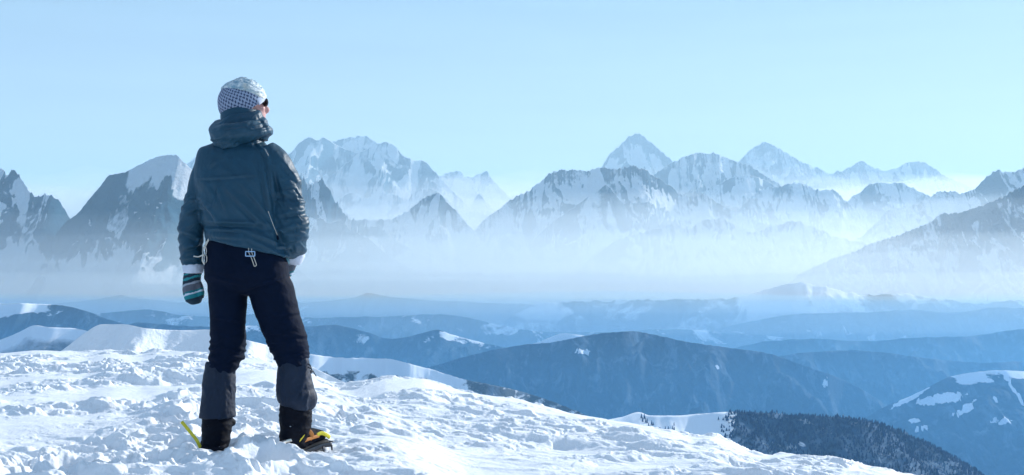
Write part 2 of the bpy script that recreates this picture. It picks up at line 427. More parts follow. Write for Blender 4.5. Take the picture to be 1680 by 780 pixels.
R("hill", 3200, [(560, 650), (640, 622), (720, 598), (780, 581), (850, 567), (910, 561), (960, 551), (1000, 546), (1040, 544), (1080, 551), (1140, 563), (1200, 571), (1260, 580), (1320, 600), (1380, 622), (1440, 655), (1480, 688)],
  hill_mat("dark_forest_hill", 230, 0.26, 0.03, bump=7), **{**kw, 'seed': 39, 'rows': 190, 'endslope': 0.8, 'jagl': 12, 'snow': patches([(952, 577, 16, 7, 0, .34), (1350, 628, 7, 12, -30, .3), (1167, 602, 6, 3, 0, .25), (700, 625, 14, 4, 0, .35), (930, 665, 120, 4, 3, .16)])})
CLEAR = [(1488, 655, 30, 3, 28, .5), (1536, 653, 33, 7, 14, .45), (1548, 672, 26, 5, 30, .5), (1601, 657, 4, 15, -8, .3), (1641, 648, 4, 24, -8, .4), (1583, 691, 20, 5, 4, .5), (1665, 690, 5, 8, 0, .3),
         (1452, 657, 8, 2.5, -30, .5), (1481, 690, 9, 3, 10, .5), (1484, 702, 11, 3, 20, .5)]
def clear(X, Y, Z, ad, px, q):
    a = 0.36 * sstep(60, 25, ad) * sstep(1540, 1580, px)
    return a
R("hill", 2900, [(1400, 700), (1450, 668), (1490, 652), (1530, 632), (1560, 618), (1600, 611), (1640, 608), (1690, 610), (1760, 618)],
  hill_mat("cleared_forest_hill", 160, 0.30, 0.03, bump=6), **{**kw, 'seed': 40, 'slope': 15, 'spur': 0.08, 'rows': 170, 'snow': patches(CLEAR, clear)})
# frosted spur right of the climber
R("hill", 1900, [(250, 585), (380, 577), (500, 581), (560, 587), (600, 588), (640, 589), (660, 594), (700, 604), (760, 622), (820, 634), (880, 650), (940, 672), (1000, 700), (1060, 730)],
  hill_mat("frosted_spur", 26, 0.46, 0.10, forest=(0.07, 0.085, 0.09), bump=4), **{**kw, 'seed': 41, 'slope': 30, 'rows': 160, 'step': 1.2, 'jag': 0.6, 'jagl': 16, 'snow': lambda X, Y, Z, ad, px, q: 0.6 * sstep(22, 8, ad) * sstep(800, 700, px) + 0.10 * sstep(780, 620, px)})
# open snow shoulder with the forest edge on it
R("hill", 1500, [(900, 715), (980, 692), (1020, 684), (1047, 676), (1068, 682), (1100, 682), (1150, 679), (1195, 676), (1240, 677), (1300, 681), (1380, 685), (1440, 695), (1500, 718), (1560, 748), (1620, 785)],
  hill_mat("shoulder_snow", 60, 0.36, 0.05, bump=2, forest=(0.035, 0.085, 0.15)), **{**kw, 'seed': 42, 'slope': 10, 'conc': 0.2, 'rows': 140, 'jag': 0.35, 'spur': 0.08,
   'snow': lambda X, Y, Z, ad, px, q: 1.0 * sstep(1215, 1195, px + 0.45 * ad)})
# forest on that shoulder: far-off trees beyond counting, and a few small ones one can tell apart
M_con = plain_mat = None
def conifer_mat():
    m, nt, b = new_mat("frosted_conifer")
    geo = N(nt, "ShaderNodeNewGeometry")
    n = noise_node(nt, geo.outputs["Position"], 0.12, 3, 0.6); n2 = noise_node(nt, geo.outputs["Position"], 0.02, 3, 0.6)
    c = mixc(nt, n, (0.012, 0.048, 0.115), (0.04, 0.10, 0.20))
    nt.links.new(mixc(nt, maprange(nt, n2, 0.61, 0.66), c, (0.5, 0.55, 0.62)), b.inputs["Base Color"])
    b.inputs["Roughness"].default_value = 0.9; b.inputs["Specular IOR Level"].default_value = 0.1
    return m
M_con = conifer_mat()
def conifer_geo(base, h, r, rng, tiers=3, seg=6):
    V = []; Fc = []
    for t in range(tiers):
        z0 = h * (0.10 + 0.28 * t); z1 = min(h, z0 + h * (0.46 if t < tiers - 1 else 0.34)); rr = r * (1 - 0.27 * t)
        o = len(V); V.append((base[0], base[1], base[2] + z1))
        for k in range(seg):
            a = 2 * math.pi * (k + 0.5 * t) / seg; q = rr * rng.uniform(0.7, 1.15)
            V.append((base[0] + q * math.cos(a), base[1] + q * math.sin(a), base[2] + z0 + h * rng.uniform(-0.03, 0.03)))
        for k in range(seg): Fc.append((o, o + 1 + k, o + 1 + (k + 1) % seg))
    return V, Fc
def shoulder_forest():
    px, Yc, X, Y, Z = RIDGES["hill1500"]
    rng = random.Random(5); V = []; Fc = []
    nr, nc = X.shape
    PX = X / Y * F + 840; AD = np.abs(Y - Yc[None, :])
    lim = PX + 0.45 * AD + 14 * fbm(X / 60, Y / 60, 401, 4)
    dens = fbm(X / 45, Y / 45, 402, 4)
    tries = 0; cnt = 0
    while cnt < 15000 and tries < 400000:
        tries += 1
        i = rng.randrange(nr - 1); j = rng.randrange(nc - 1)
        if lim[i, j] < 1203 or PX[i, j] > 1750 or Y[i, j] < 700 or Y[i, j] > 1700: continue
        if dens[i, j] > 0.42: continue
        u_, v_ = rng.random(), rng.random()
        x = X[i, j] * (1 - u_) + X[i, j + 1] * u_; y = Y[i, j] * (1 - v_) + Y[i + 1, j] * v_
        z = Z[i, j] * (1 - u_) * (1 - v_) + Z[i, j + 1] * u_ * (1 - v_) + Z[i + 1, j] * (1 - u_) * v_ + Z[i + 1, j + 1] * u_ * v_
        h = rng.uniform(3.5, 6.5) + 4.5 * rng.random() ** 4
        v, f = conifer_geo((x, y, z - 0.5), h, h * 0.24, rng, 2, 5)
        o = len(V); V += v; Fc += [tuple(a + o for a in q) for q in f]; cnt += 1
    ob = tri_mesh("forest", np.array(V), Fc, M_con); ob["kind"] = "stuff"
    ob["label"] = "dark blue conifer forest on the slope below the snow shoulder"; ob["category"] = "forest"
    # single small conifers on the open snow
    src = None
    spots = [(1052, 688, 7), (1054, 692, 6.5), (1057, 690, 7.5), (1059, 695, 6), (1062, 693, 7), (1065, 698, 6), (1068, 697, 6.5), (1071, 699, 5), (1077, 704, 4.5), (1081, 706, 5.5), (1084, 705, 5),
             (1092, 706, 5), (1096, 707, 4.6), (1103, 708, 5.2), (1107, 708, 4.8), (1105, 698, 4.5), (1132, 708, 4), (1178, 692, 5)]
    words = ["leftmost", "second from left", "third from left", "fourth from left", "fifth from left", "sixth from left", "seventh from left", "eighth from left", "ninth from left", "tenth from left", "eleventh from left",
             "twelfth from left", "thirteenth from left", "fourteenth from left", "lower tree of the isolated pair on the right", "upper tree of the isolated pair on the right", "lone", "lone"]
    PY = HOR - Z / Y * F
    for k, (sx, sy, h) in enumerate(spots):
        dd = (PX - sx) ** 2 * 4 + (PY - sy) ** 2 + np.where(Y > Yc[None, :], 1e6, 0) + np.where(np.arange(nr)[:, None] >= nr - 1, 1e6, 0)
        i, j = np.unravel_index(np.argmin(dd), dd.shape)
        loc = (X[i, j], Y[i, j], Z[i, j])
        if src is None:
            root = bpy.data.objects.new("conifer", None); COL.objects.link(root)
            rg = random.Random(3)
            v, f = conifer_geo((0, 0, 0), 1.0, 0.25, rg, 4, 9)
            cr = tri_mesh("crown", np.array(v), f, M_con, parent=root)
            tv = [(0.03 * math.cos(a), 0.03 * math.sin(a), z) for z in (-0.1, 0.3) for a in [2 * math.pi * q / 6 for q in range(6)]]
            tf = [(q, (q + 1) % 6, 6 + (q + 1) % 6, 6 + q) for q in range(6)]
            tr = tri_mesh("trunk", np.array(tv), tf, M_con, parent=root)
            src = (root, cr, tr); r_ = root
        else:
            r_ = src[0].copy(); COL.objects.link(r_)
            for c_ in src[1:]:
                c2 = c_.copy(); COL.objects.link(c2); c2.parent = r_
        r_.location = loc; r_.scale = (h, h, h); r_.rotation_euler = (0, 0, k * 1.3)
        if k < 14: lab = "small dark conifer, %s in the ragged row on the snow shoulder" % words[k]
        elif k < 16: lab = "small dark conifer, " + words[k]
        elif k == 16: lab = "lone small conifer between the ragged row and the forest edge"
        else: lab = "lone conifer just outside the forest edge on the snow shoulder"
        r_["label"] = lab; r_["category"] = "tree"; r_["group"] = "small conifers on the snow shoulder"
shoulder_forest()
# snow ridge on the left, shade painted as grey patches, then the near snow dome
M_snowfar = snow_mat("far_snow", 0.02, 4.0, 0.15, 0.5)
R("hill", 2600, [(-160, 600), (-60, 578), (0, 558), (30, 546), (57, 534), (80, 537), (110, 538), (150, 545), (200, 566), (260, 590)],
  hill_mat("snow_ridge", 200, 0.62, 0.25, forest=(0.16, 0.18, 0.2), bump=2), **{**kw, 'seed': 43, 'slope': 26, 'jag': 0.4, 'snow': crest_snow(40, 0.4)})  # forest colour here is no wood: it paints the shaded snow
R("snow_dome", 380, [(20, 622), (70, 596), (110, 569), (140, 546), (165, 533), (200, 532), (240, 539), (300, 542), (345, 541), (400, 557), (451, 570), (508, 600), (574, 632), (640, 665)],
  M_snowfar, **{**kw, 'seed': 44, 'slope': 24, 'back': 30, 'jag': 0.15, 'floor': -75, 'front_len': 300, 'spur': 0.05, 'octs': 3, 'rows': 140})

# valley floor to the horizon
o = grid_mesh("valley_floor", np.array([[[-90000, -90000, -905], [90000, -90000, -905]], [[-90000, 90000, -905], [90000, 90000, -905]]], float), 2, 2,
              hill_mat("valley_forest", 900, 0.45, 0.05, bump=6))
structure(o)

# ------------------------------------------------------------------ air
def air_box(name, lo, hi, dens, col, g):
    V = np.array([[x, y, z] for x in (lo[0], hi[0]) for y in (lo[1], hi[1]) for z in (lo[2], hi[2])], float)
    Fc = [(0, 1, 3, 2), (4, 6, 7, 5), (0, 4, 5, 1), (2, 3, 7, 6), (0, 2, 6, 4), (1, 5, 7, 3)]
    m = bpy.data.materials.new(name + "_air"); m.use_nodes = True
    t = m.node_tree; t.nodes.clear()
    out = t.nodes.new("ShaderNodeOutputMaterial"); v = t.nodes.new("ShaderNodeVolumePrincipled")
    v.inputs["Color"].default_value = (*col, 1); v.inputs["Density"].default_value = dens
    v.inputs["Anisotropy"].default_value = g
    t.links.new(v.outputs[0], out.inputs["Volume"])
    o = tri_mesh(name, V, Fc, m); o["kind"] = "stuff"
    return o
AIR = (0.55, 0.81, 1.0)
air_box("haze", (-91000, -91000, -1000), (91000, 91000, 4700), 0.000038, AIR, 0.18)

def mist(y0, y1, top, dens, col, g=0.4, rise=3000.0, seed=0, x1=60000.0, wob=0.16, depth=-899, W=0.0):
    """a fog bank lying in the valleys: closed shell with an uneven top that thins towards its near edge"""
    nx, ny = 130, 50
    xs = np.linspace(-x1, x1, nx); t = np.linspace(0, 1, ny)
    ys = y0 + (y1 - y0) * t ** 2
    Xg, Yg = np.meshgrid(xs, ys)
    Yg = Yg + 0.06 * y0 * fbm(Xg / 4000, Yg * 0 + seed, seed, 3)
    edge = np.clip((Yg - y0) / rise, 0, 1) ** 0.8
    Zt = depth + (top - depth) * edge * (1 + wob * fbm(Xg / 5200, Yg / 6000, seed + 3, 3) * 0.9)
    Zt = Zt + W * edge * fbm(Xg / 2600, Yg / 3500, seed + 7, 4)
    Zt = np.maximum(Zt, depth + 2)
    Vt = np.stack([Xg, Yg, Zt], -1).reshape(-1, 3)
    Vb = np.stack([Xg, Yg, Xg * 0 + depth], -1).reshape(-1, 3)
    n = nx * ny; F_ = []
    for i in range(ny - 1):
        for j in range(nx - 1):
            a = i * nx + j
            F_.append((a, a + 1, a + nx + 1, a + nx)); F_.append((n + a, n + a + nx, n + a + nx + 1, n + a + 1))
    def side(idx, flip):
        for p, q_ in zip(idx[:-1], idx[1:]):
            F_.append((p, n + p, n + q_, q_) if flip else (q_, n + q_, n + p, p))
    side(list(range(nx)), True); side(list(range((ny - 1) * nx, n)), False)
    side(list(range(0, n, nx)), False); side(list(range(nx - 1, n, nx)), True)
    m = bpy.data.materials.new("mist_air"); m.use_nodes = True
    t_ = m.node_tree; t_.nodes.clear()
    out = t_.nodes.new("ShaderNodeOutputMaterial"); v = t_.nodes.new("ShaderNodeVolumePrincipled")
    v.inputs["Color"].default_value = (*col, 1); v.inputs["Density"].default_value = dens; v.inputs["Anisotropy"].default_value = g
    t_.links.new(v.outputs[0], out.inputs["Volume"])
    o = tri_mesh("mist", np.concatenate([Vt, Vb]), F_, m); o["kind"] = "stuff"
    return o
BLUE = (0.12, 0.52, 1.0); PALE = (0.87, 0.955, 1.0); WHITE = (0.985, 0.995, 1.0)
mist(200, 5900, -60, 0.00010, BLUE, seed=1, rise=500, wob=0.03)
mist(2200, 6500, -40, 0.00013, (0.40, 0.76, 1.0), seed=14, rise=1500, wob=0.0, W=50, depth=-886)
mist(500, 5800, -130, 0.00006, BLUE, seed=12, rise=1000, wob=0.03, depth=-888)
mist(600, 5700, -210, 0.00006, BLUE, seed=13, rise=900, wob=0.03, depth=-887)
k_ = 0
for top, y0, dn in ((40, 2700, 1.5), (90, 3000, 1.5), (160, 3300, 1.3), (240, 3600, 1.1), (330, 4000, 1.2), (430, 4500, 1.2), (540, 5200, 1.2), (670, 6000, 1.1), (830, 7000, 0.9)):
    mist(y0, 60000, top, dn * 0.000068, PALE, seed=20 + k_, depth=-899 + 0.5 * k_, wob=0.02, rise=2200, W=60 + 0.35 * top); k_ += 1
for top, y0, dn in ((800, 12300, 1.3), (1050, 13500, 1.3), (1350, 14800, 1.6), (1650, 16000, 1.5), (2000, 17500, 1.2), (2400, 19800, 0.9)):
    mist(y0, 60000, top, dn * 0.00013, WHITE, seed=20 + k_, depth=-899 + 0.5 * k_, wob=0.02, rise=3000, W=0.3 * top); k_ += 1
for q_, (y0, top) in enumerate(((31500, 1800), (33000, 2500), (35000, 3100), (37000, 3600), (39000, 4000), (42000, 4300), (46000, 4550))):
    mist(y0, 60000, top, 0.00022, (0.99, 0.995, 1.0), seed=50 + q_, depth=-880 + 0.5 * q_, wob=0.03, rise=6000)
# ------------------------------------------------------------------ near snow
CR = [(-900, 590, 15), (-300, 583, 14.5), (0, 580, 14), (61, 575, 14), (139, 578, 14), (176, 574, 14), (230, 581, 13.5), (262, 577, 13.5), (312, 578, 13), (345, 579, 13),
      (400, 585, 12.5), (450, 595, 12), (508, 612, 12), (560, 630, 11.5), (600, 627, 11), (635, 622, 11), (690, 624, 11), (730, 636, 11), (795, 649, 11),
      (849, 657, 11), (920, 675, 11), (975, 684, 11), (1040, 693, 10.5), (1104, 705, 10), (1139, 713, 10), (1165, 711, 10), (1191, 718, 10), (1230, 735, 10),
      (1261, 741, 10), (1290, 739, 10), (1349, 747, 10), (1427, 763, 10), (1506, 780, 10), (1700, 822, 10), (2300, 950, 10), (3200, 1100, 10)]
CRu = [c[0] for c in CR]; CRy = [c[1] for c in CR]; CRd = [c[2] for c in CR]

def ground_base(X, Y):
    Ys = np.maximum(Y, 0.5)
    u = np.clip(840 + X / Ys * F, -900, 3200)
    # near the camera the picture column loses its meaning: blend to a world-space column
    cy = pchip(CRu, CRy, u); cd = np.interp(u, CRu, CRd)
    zc = -(cy - HOR) / F * cd
    s = np.clip((Y - 3.6) / (cd - 3.6), 0, 1)
    z0 = -0.80
    z = z0 + (zc - z0) * (0.55 * s + 0.45 * s * s)
    # behind the crest the slope rolls off
    e = np.maximum(Y - cd, 0)
    k = zc / cd
    z = np.where(Y > cd, zc + k * e - 0.045 * np.minimum(e, 6) ** 2 - np.maximum(e - 6, 0) * 0.5, z)
    return z, u, cd

def bumpf(X, Y, x, y, r, h):
    return h * np.exp(-((X - x) ** 2 + (Y - y) ** 2) / (r * r))

FEET = [(-1.345, 5.0), (-0.975, 5.0)]
def ground_z(X, Y, fine=True):
    z, u, cd = ground_base(X, Y)
    # long convex shoulder the climber stands on: drops off to the right
    ex = np.interp(Y, [3.0, 4.9, 6.2, 7.9, 11.5, 14], [0.12, -0.30, -0.62, -1.05, -2.1, -2.7])
    ex = ex + 0.14 * perlin(Y * 0.9, Y * 0 + 4, 3)
    st = sstep(-0.28, 0.30, X - ex)
    near = sstep(12.0, 9.0, Y)
    z = z + near * (0.06 * (1 - st) - 0.05 * st * np.exp(-np.maximum(X - ex - .2, 0) / 0.5))
    # a second shoulder farther right
    ex2 = 0.0 + np.interp(Y, [3.0, 4.9, 7, 10], [1.55, 1.15, 0.95, 0.45]) + 0.08 * perlin(Y * 1.1, Y * 0 + 9, 5)
    st2 = sstep(-0.1, 0.3, X - ex2)
    z = z + near * (-0.05 * st2 + 0.03 * (1 - st2) * np.exp(-np.abs(X - ex2) / 0.5))
    # wind direction
    ca, sa = math.cos(-0.6), math.sin(-0.6)
    a = X * ca + Y * sa; b = -X * sa + Y * ca
    z = z + 0.045 * fbm(a * 0.9, b * 0.45, 71, 3) * sstep(16, 8, Y)
    # trough with broken snow to the left of the feet
    z = z - 0.10 * np.exp(-(((X + 1.75) / 0.50) ** 2 + ((Y - 4.65) / 0.30) ** 2)) - 0.05 * np.exp(-(((X + 2.1) / 0.6) ** 2 + ((Y - 5.3) / 0.35) ** 2))
    z = z - bumpf(X, Y, -1.345, 5.00, 0.20, 0.05) + bumpf(X, Y, -1.17, 4.70, 0.14, 0.045) + bumpf(X, Y, -0.8, 4.55, 0.14, 0.01) - bumpf(X, Y, -0.93, 4.85, 0.22, 0.035)
    z = z + bumpf(X, Y, -1.40, 4.84, 0.11, 0.05) + bumpf(X, Y, -1.22, 4.97, 0.09, 0.04)
    z = z - bumpf(X, Y, -2.75, 9.2, 0.34, 0.16) - bumpf(X, Y, -2.5, 8.6, 0.25, 0.10) - bumpf(X, Y, -1.75, 7.6, 0.25, 0.08) - bumpf(X, Y, -1.25, 7.3, 0.22, 0.05)
    z = z - bumpf(X, Y, -0.55, 7.9, 0.30, 0.06) - bumpf(X, Y, 0.25, 6.6, 0.30, 0.05)
    for fx, fy in ((-1.62, 4.55), (-1.95, 4.75), (-1.98, 4.35), (-2.3, 4.6), (-1.05, 4.62), (-1.72, 6.1), (-1.95, 6.6), (-1.5, 5.6)):
        q_ = np.sqrt(((X - fx) / 0.10) ** 2 + ((Y - fy) / 0.19) ** 2)
        z = z - 0.11 * sstep(1.15, 0.75, q_) + 0.025 * np.exp(-((q_ - 1.35) / 0.3) ** 2)
    if not fine: return z
    amp = sstep(60, 16, Y)
    wx = a + 0.12 * fbm(a * 3, b * 3, 81, 3); wy = b + 0.12 * fbm(a * 3, b * 3, 82, 3)
    pm = fbm(a * 0.8, b * 0.4, 90, 3)
    tread = np.exp(-(((X + 1.4) / 1.1) ** 2 + ((Y - 4.8) / 0.9) ** 2))
    mask = np.clip(sstep(-0.2, 0.2, pm) + 0.9 * tread, 0, 1)
    left = sstep(0.3, -0.6, X - ex)
    mask = np.clip(mask * (0.65 + 0.35 * left), 0, 1)
    # broken rime plates: steep-edged lumps at three sizes
    p1 = fbm(wx * 1.5, wy * 3.0, 91, 4, 0.55); p2 = fbm(wx * 4.0, wy * 8.0, 92, 4, 0.55); p3 = fbm(wx * 10, wy * 17, 93, 3, 0.55)
    pl = 0.030 * sstep(0.0, 0.22, p1) + 0.016 * sstep(0.06, 0.20, p2) + 0.004 * sstep(0.05, 0.22, p3)
    pl = pl + 0.045 * np.clip(p1, -0.5, 0.6) + 0.010 * p2
    r1 = ridged(wx * 3.0, wy * 6.0, 95, 4)
    z = z + amp * mask * (pl * 1.0 + 0.018 * (r1 - 0.5) * (1 + tread) + 0.030 * tread * (ridged(X * 5, Y * 6, 96, 4) - 0.4))
    sas = ridged((b + 0.25 * fbm(a * 0.7, b * 0.7, 99, 3)) / 0.42, a / 2.4, 98, 4, 0.55)
    z = z + amp * (0.045 * (sas - 0.45)) * sstep(-1.2, 0.4, X) * (0.55 + 0.45 * mask)
    z = z + amp * 0.003 * fbm(a * 14, b * 7, 97, 4) * (1 + mask)
    return z

def near_ground():
    cols = np.concatenate([np.linspace(-4200, -60, 160, endpoint=False), np.linspace(-60, 1560, 1500), np.linspace(1560, 5200, 141)[1:]])
    Ys = np.concatenate([np.linspace(-3, 3.4, 24, endpoint=False), 3.4 * np.exp(np.linspace(0, math.log(15.5 / 3.4), 820)), 15.5 * np.exp(np.linspace(0, math.log(220 / 15.5), 60))[1:]])
    scale = np.maximum(Ys, 3.4)
    X = (cols[None, :] - 840) / F * scale[:, None]
    Y = Ys[:, None] * np.ones_like(X)
    Z = ground_z(X, Y)
    V = np.stack([X, Y, Z], -1)
    return structure(grid_mesh("snow_ground", V, len(Ys), len(cols), snow_mat("rime_snow", 14.0, 0.012, 75.0, 0.003), True))
near_ground()
# ------------------------------------------------------------------ the climber
PD = 5.0
def P(px, py, dy=0.0):
    Y = PD + dy
    return Vector(((px - 840) / F * Y, Y, (HOR - py) / F * Y))
S = PD / F          # metres per photo pixel at the climber

def catmull(rows, sub):
    rows = [np.asarray(r, float) for r in rows]
    if len(rows) == 2: return [rows[0] * (1 - t) + rows[1] * t for t in np.linspace(0, 1, sub + 1)]
    out = []
    n = len(rows)
    for i in range(n - 1):
        p0 = rows[max(i - 1, 0)]; p1 = rows[i]; p2 = rows[i + 1]; p3 = rows[min(i + 2, n - 1)]
        for k in range(sub):
            t = k / sub
            out.append(0.5 * ((2 * p1) + (-p0 + p2) * t + (2 * p0 - 5 * p1 + 4 * p2 - p3) * t * t + (-p0 + 3 * p1 - 3 * p2 + p3) * t ** 3))
    out.append(rows[-1])
    return out

def loft(secs, ref=(0, 1, 0), seg=28, sub=5, pw=2.0, roll=True):
    """secs: (point, half width, half depth[, tilt]) -> closed tube (verts, faces)"""
    rows = catmull([(s[0][0], s[0][1], s[0][2], s[1], s[2], s[3] if len(s) > 3 else 0.0) for s in secs], sub)
    ref = Vector(ref); V = []; Fc = []
    n = len(rows)
    for i, r in enumerate(rows):
        a = Vector(rows[max(i - 1, 0)][:3]); b = Vector(rows[min(i + 1, n - 1)][:3])
        t = (b - a).normalized()
        side = t.cross(ref).normalized()
        dep = side.cross(t).normalized()
        side = side * 1.0
        tl = r[5]
        for k in range(seg):
            an = 2 * math.pi * k / seg
            c, s_ = math.cos(an), math.sin(an)
            c = math.copysign(abs(c) ** (2 / pw), c); s_ = math.copysign(abs(s_) ** (2 / pw), s_)
            p = Vector(r[:3]) + side * (c * max(r[3], 1e-4)) + dep * (s_ * max(r[4], 1e-4))
            p = p + Vector((0, 0, 1)) * (tl * (p.x - r[0]))
            V.append(p)
    for i in range(n - 1):
        for k in range(seg):
            a = i * seg + k; b = i * seg + (k + 1) % seg
            Fc.append((a, b, b + seg, a + seg))
    c0 = len(V); V.append(Vector(rows[0][:3])); c1 = len(V); V.append(Vector(rows[-1][:3]))
    for k in range(seg):
        Fc.append((c0, (k + 1) % seg, k)); Fc.append((c1, (n - 1) * seg + k, (n - 1) * seg + (k + 1) % seg))
    return V, Fc

def ball(c, r, rot=None, nu=28, nv=18):
    V = []; Fc = []
    rot = rot or Matrix.Identity(3)
    for i in range(1, nv):
        th = math.pi * i / nv
        for k in range(nu):
            ph = 2 * math.pi * k / nu
            V.append(Vector(c) + rot @ Vector((r[0] * math.sin(th) * math.cos(ph), r[1] * math.sin(th) * math.sin(ph), r[2] * math.cos(th))))
    for i in range(nv - 2):
        for k in range(nu):
            a = i * nu + k; b = i * nu + (k + 1) % nu
            Fc.append((a, a + nu, b + nu, b))
    t = len(V); V.append(Vector(c) + rot @ Vector((0, 0, r[2]))); bo = len(V); V.append(Vector(c) + rot @ Vector((0, 0, -r[2])))
    for k in range(nu):
        Fc.append((t, k, (k + 1) % nu)); Fc.append((bo, (nv - 2) * nu + (k + 1) % nu, (nv - 2) * nu + k))
    return V, Fc

def raw_mesh(name, shapes, mat=None, parent=None, smooth=True, origin=None):
    V = []; Fc = []
    for v, f in shapes:
        o = len(V); V += [Vector(p) for p in v]; Fc += [tuple(i + o for i in q) for q in f]
    og = Vector(origin) if origin is not None else Vector((0, 0, 0))
    me = bpy.data.meshes.new(name)
    me.from_pydata([tuple(p - og) for p in V], [], Fc); me.update()
    bm = bmesh.new(); bm.from_mesh(me); bmesh.ops.recalc_face_normals(bm, faces=bm.faces); bm.to_mesh(me); bm.free()
    for p in me.polygons: p.use_smooth = smooth
    ob = bpy.data.objects.new(name, me); COL.objects.link(ob)
    if mat: me.materials.append(mat)
    if parent is not None:
        ob.parent = parent
        ob.location = og - Vector(parent.location)
    else: ob.location = og
    return ob

def blob(name, shapes, mat, voxel=0.006, smooth=4, disp=None, parent=None, origin=None):
    """one continuous surface grown from overlapping lofts"""
    tmp = raw_mesh("tmp", shapes)
    md = tmp.modifiers.new("r", 'REMESH'); md.mode = 'VOXEL'; md.voxel_size = voxel; md.adaptivity = 0
    dg = bpy.context.evaluated_depsgraph_get()
    me = bpy.data.meshes.new_from_object(tmp.evaluated_get(dg), depsgraph=dg)
    bpy.data.objects.remove(tmp)
    me.name = name
    n = len(me.vertices)
    co = np.empty(n * 3); me.vertices.foreach_get("co", co); co = co.reshape(-1, 3)
    ed = np.empty(len(me.edges) * 2, dtype=np.int64); me.edges.foreach_get("vertices", ed); ed = ed.reshape(-1, 2)
    deg = np.bincount(ed.ravel(), minlength=n)[:, None]
    def lap(c):
        s = np.zeros_like(c)
        for k in range(3):
            s[:, k] = np.bincount(ed[:, 0], c[ed[:, 1], k], n) + np.bincount(ed[:, 1], c[ed[:, 0], k], n)
        return s / deg
    for _ in range(smooth): co = co * 0.4 + lap(co) * 0.6
    me.vertices.foreach_set("co", co.astype(np.float32).ravel()); me.update()
    if disp is not None:
        nr = np.empty(n * 3); me.vertices.foreach_get("normal", nr); nr = nr.reshape(-1, 3)
        co = co + nr * disp(co, nr)[:, None]
        co = co * 0.7 + lap(co) * 0.3
    og = np.array(origin if origin is not None else (0, 0, 0), float)
    me.vertices.foreach_set("co", (co - og).astype(np.float32).ravel()); me.update()
    me.polygons.foreach_set("use_smooth", np.ones(len(me.polygons), dtype=bool))
    ob = bpy.data.objects.new(name, me); COL.objects.link(ob)
    me.materials.clear(); me.materials.append(mat)
    if parent is not None:
        ob.parent = parent; ob.location = Vector(og) - Vector(parent.location)
    else: ob.location = Vector(og)
    return ob

# ---- materials
def fabric(name, col, rough=0.5, weave=700.0, wd=0.0004, sheen=0.2, col2=None, big=12.0, spec=0.4):
    m, nt, b = new_mat(name)
    tc = N(nt, "ShaderNodeTexCoord"); v = tc.outputs["Object"]
    n1 = noise_node(nt, v, big, 5, 0.6); n2 = noise_node(nt, v, weave, 2, 0.5)
    c2 = col2 or tuple(c * 0.72 for c in col)
    nt.links.new(mixc(nt, n1, c2, tuple(c * 1.2 for c in col)), b.inputs["Base Color"])
    b.inputs["Roughness"].default_value = rough
    b.inputs["Specular IOR Level"].default_value = spec
    b.inputs["Sheen Weight"].default_value = sheen
    n3 = noise_node(nt, v, 55.0, 4, 0.6)
    b1 = N(nt, "ShaderNodeBump"); b1.inputs["Distance"].default_value = 0.0022; b1.inputs["Strength"].default_value = 0.6
    b2 = N(nt, "ShaderNodeBump"); b2.inputs["Distance"].default_value = wd; b2.inputs["Strength"].default_value = 0.7
    nt.links.new(n3, b1.inputs["Height"]); nt.links.new(n2, b2.inputs["Height"])
    nt.links.new(b1.outputs[0], b2.inputs["Normal"]); nt.links.new(b2.outputs[0], b.inputs["Normal"])
    return m
def dusted(m, lo, hi, scale):
    # dry snow caught on the cloth
    nt = m.node_tree; b = nt.nodes["Principled BSDF"]
    tc = N(nt, "ShaderNodeTexCoord"); n = noise_node(nt, tc.outputs["Object"], scale, 8, 0.75)
    src = b.inputs["Base Color"].links[0].from_socket
    nt.links.new(mixc(nt, maprange(nt, n, lo, hi), src, (0.75, 0.80, 0.88)), b.inputs["Base Color"])
def plain(name, col, rough=0.5, metal=0.0, spec=0.5):
    m, nt, b = new_mat(name)
    tc = N(nt, "ShaderNodeTexCoord")
    n1 = noise_node(nt, tc.outputs["Object"], 60, 4, 0.6)
    nt.links.new(mixc(nt, n1, tuple(c * 0.75 for c in col), tuple(min(c * 1.2, 1) for c in col)), b.inputs["Base Color"])
    b.inputs["Roughness"].default_value = rough; b.inputs["Metallic"].default_value = metal
    b.inputs["Specular IOR Level"].default_value = spec
    return m

M_jacket = fabric("jacket_shell", (0.013, 0.060, 0.100), 0.5, spec=0.3, sheen=0.0)
M_trous = fabric("trouser_cloth", (0.0018, 0.007, 0.022), 0.8, sheen=0.0, spec=0.1)
M_gait = fabric("gaiter_cloth", (0.006, 0.016, 0.038), 0.65, sheen=0.0, spec=0.3)
M_boot = fabric("boot_leather", (0.0025, 0.004, 0.010), 0.7, big=30, spec=0.12, sheen=0.0)
dusted(M_boot, 0.66, 0.70, 34); dusted(M_gait, 0.70, 0.76, 22)
M_fleece = fabric("white_fleece", (0.62, 0.66, 0.76), 0.95, weave=220, wd=0.002, sheen=0.3, spec=0.1)
M_skin = fabric("skin", (0.62, 0.33, 0.28), 0.5, weave=400, wd=0.0002, sheen=0.0, col2=(0.50, 0.25, 0.22))
M_steel = plain("crampon_steel", (0.10, 0.10, 0.11), 0.35, 0.9)
M_alu = plain("bare_metal", (0.62, 0.60, 0.55), 0.35, 0.85)
M_yel = plain("yellow_strap", (0.75, 0.62, 0.03), 0.55)
M_org = plain("rusty_orange", (0.55, 0.20, 0.04), 0.6)
M_cord = plain("pale_cord", (0.62, 0.58, 0.50), 0.8)
M_blue = plain("pale_blue_plastic", (0.35, 0.55, 0.80), 0.5)
M_lens = plain("dark_lens", (0.01, 0.012, 0.02), 0.12, 0.0, 0.8)
M_eye = plain("eye_white", (0.75, 0.72, 0.70), 0.3)

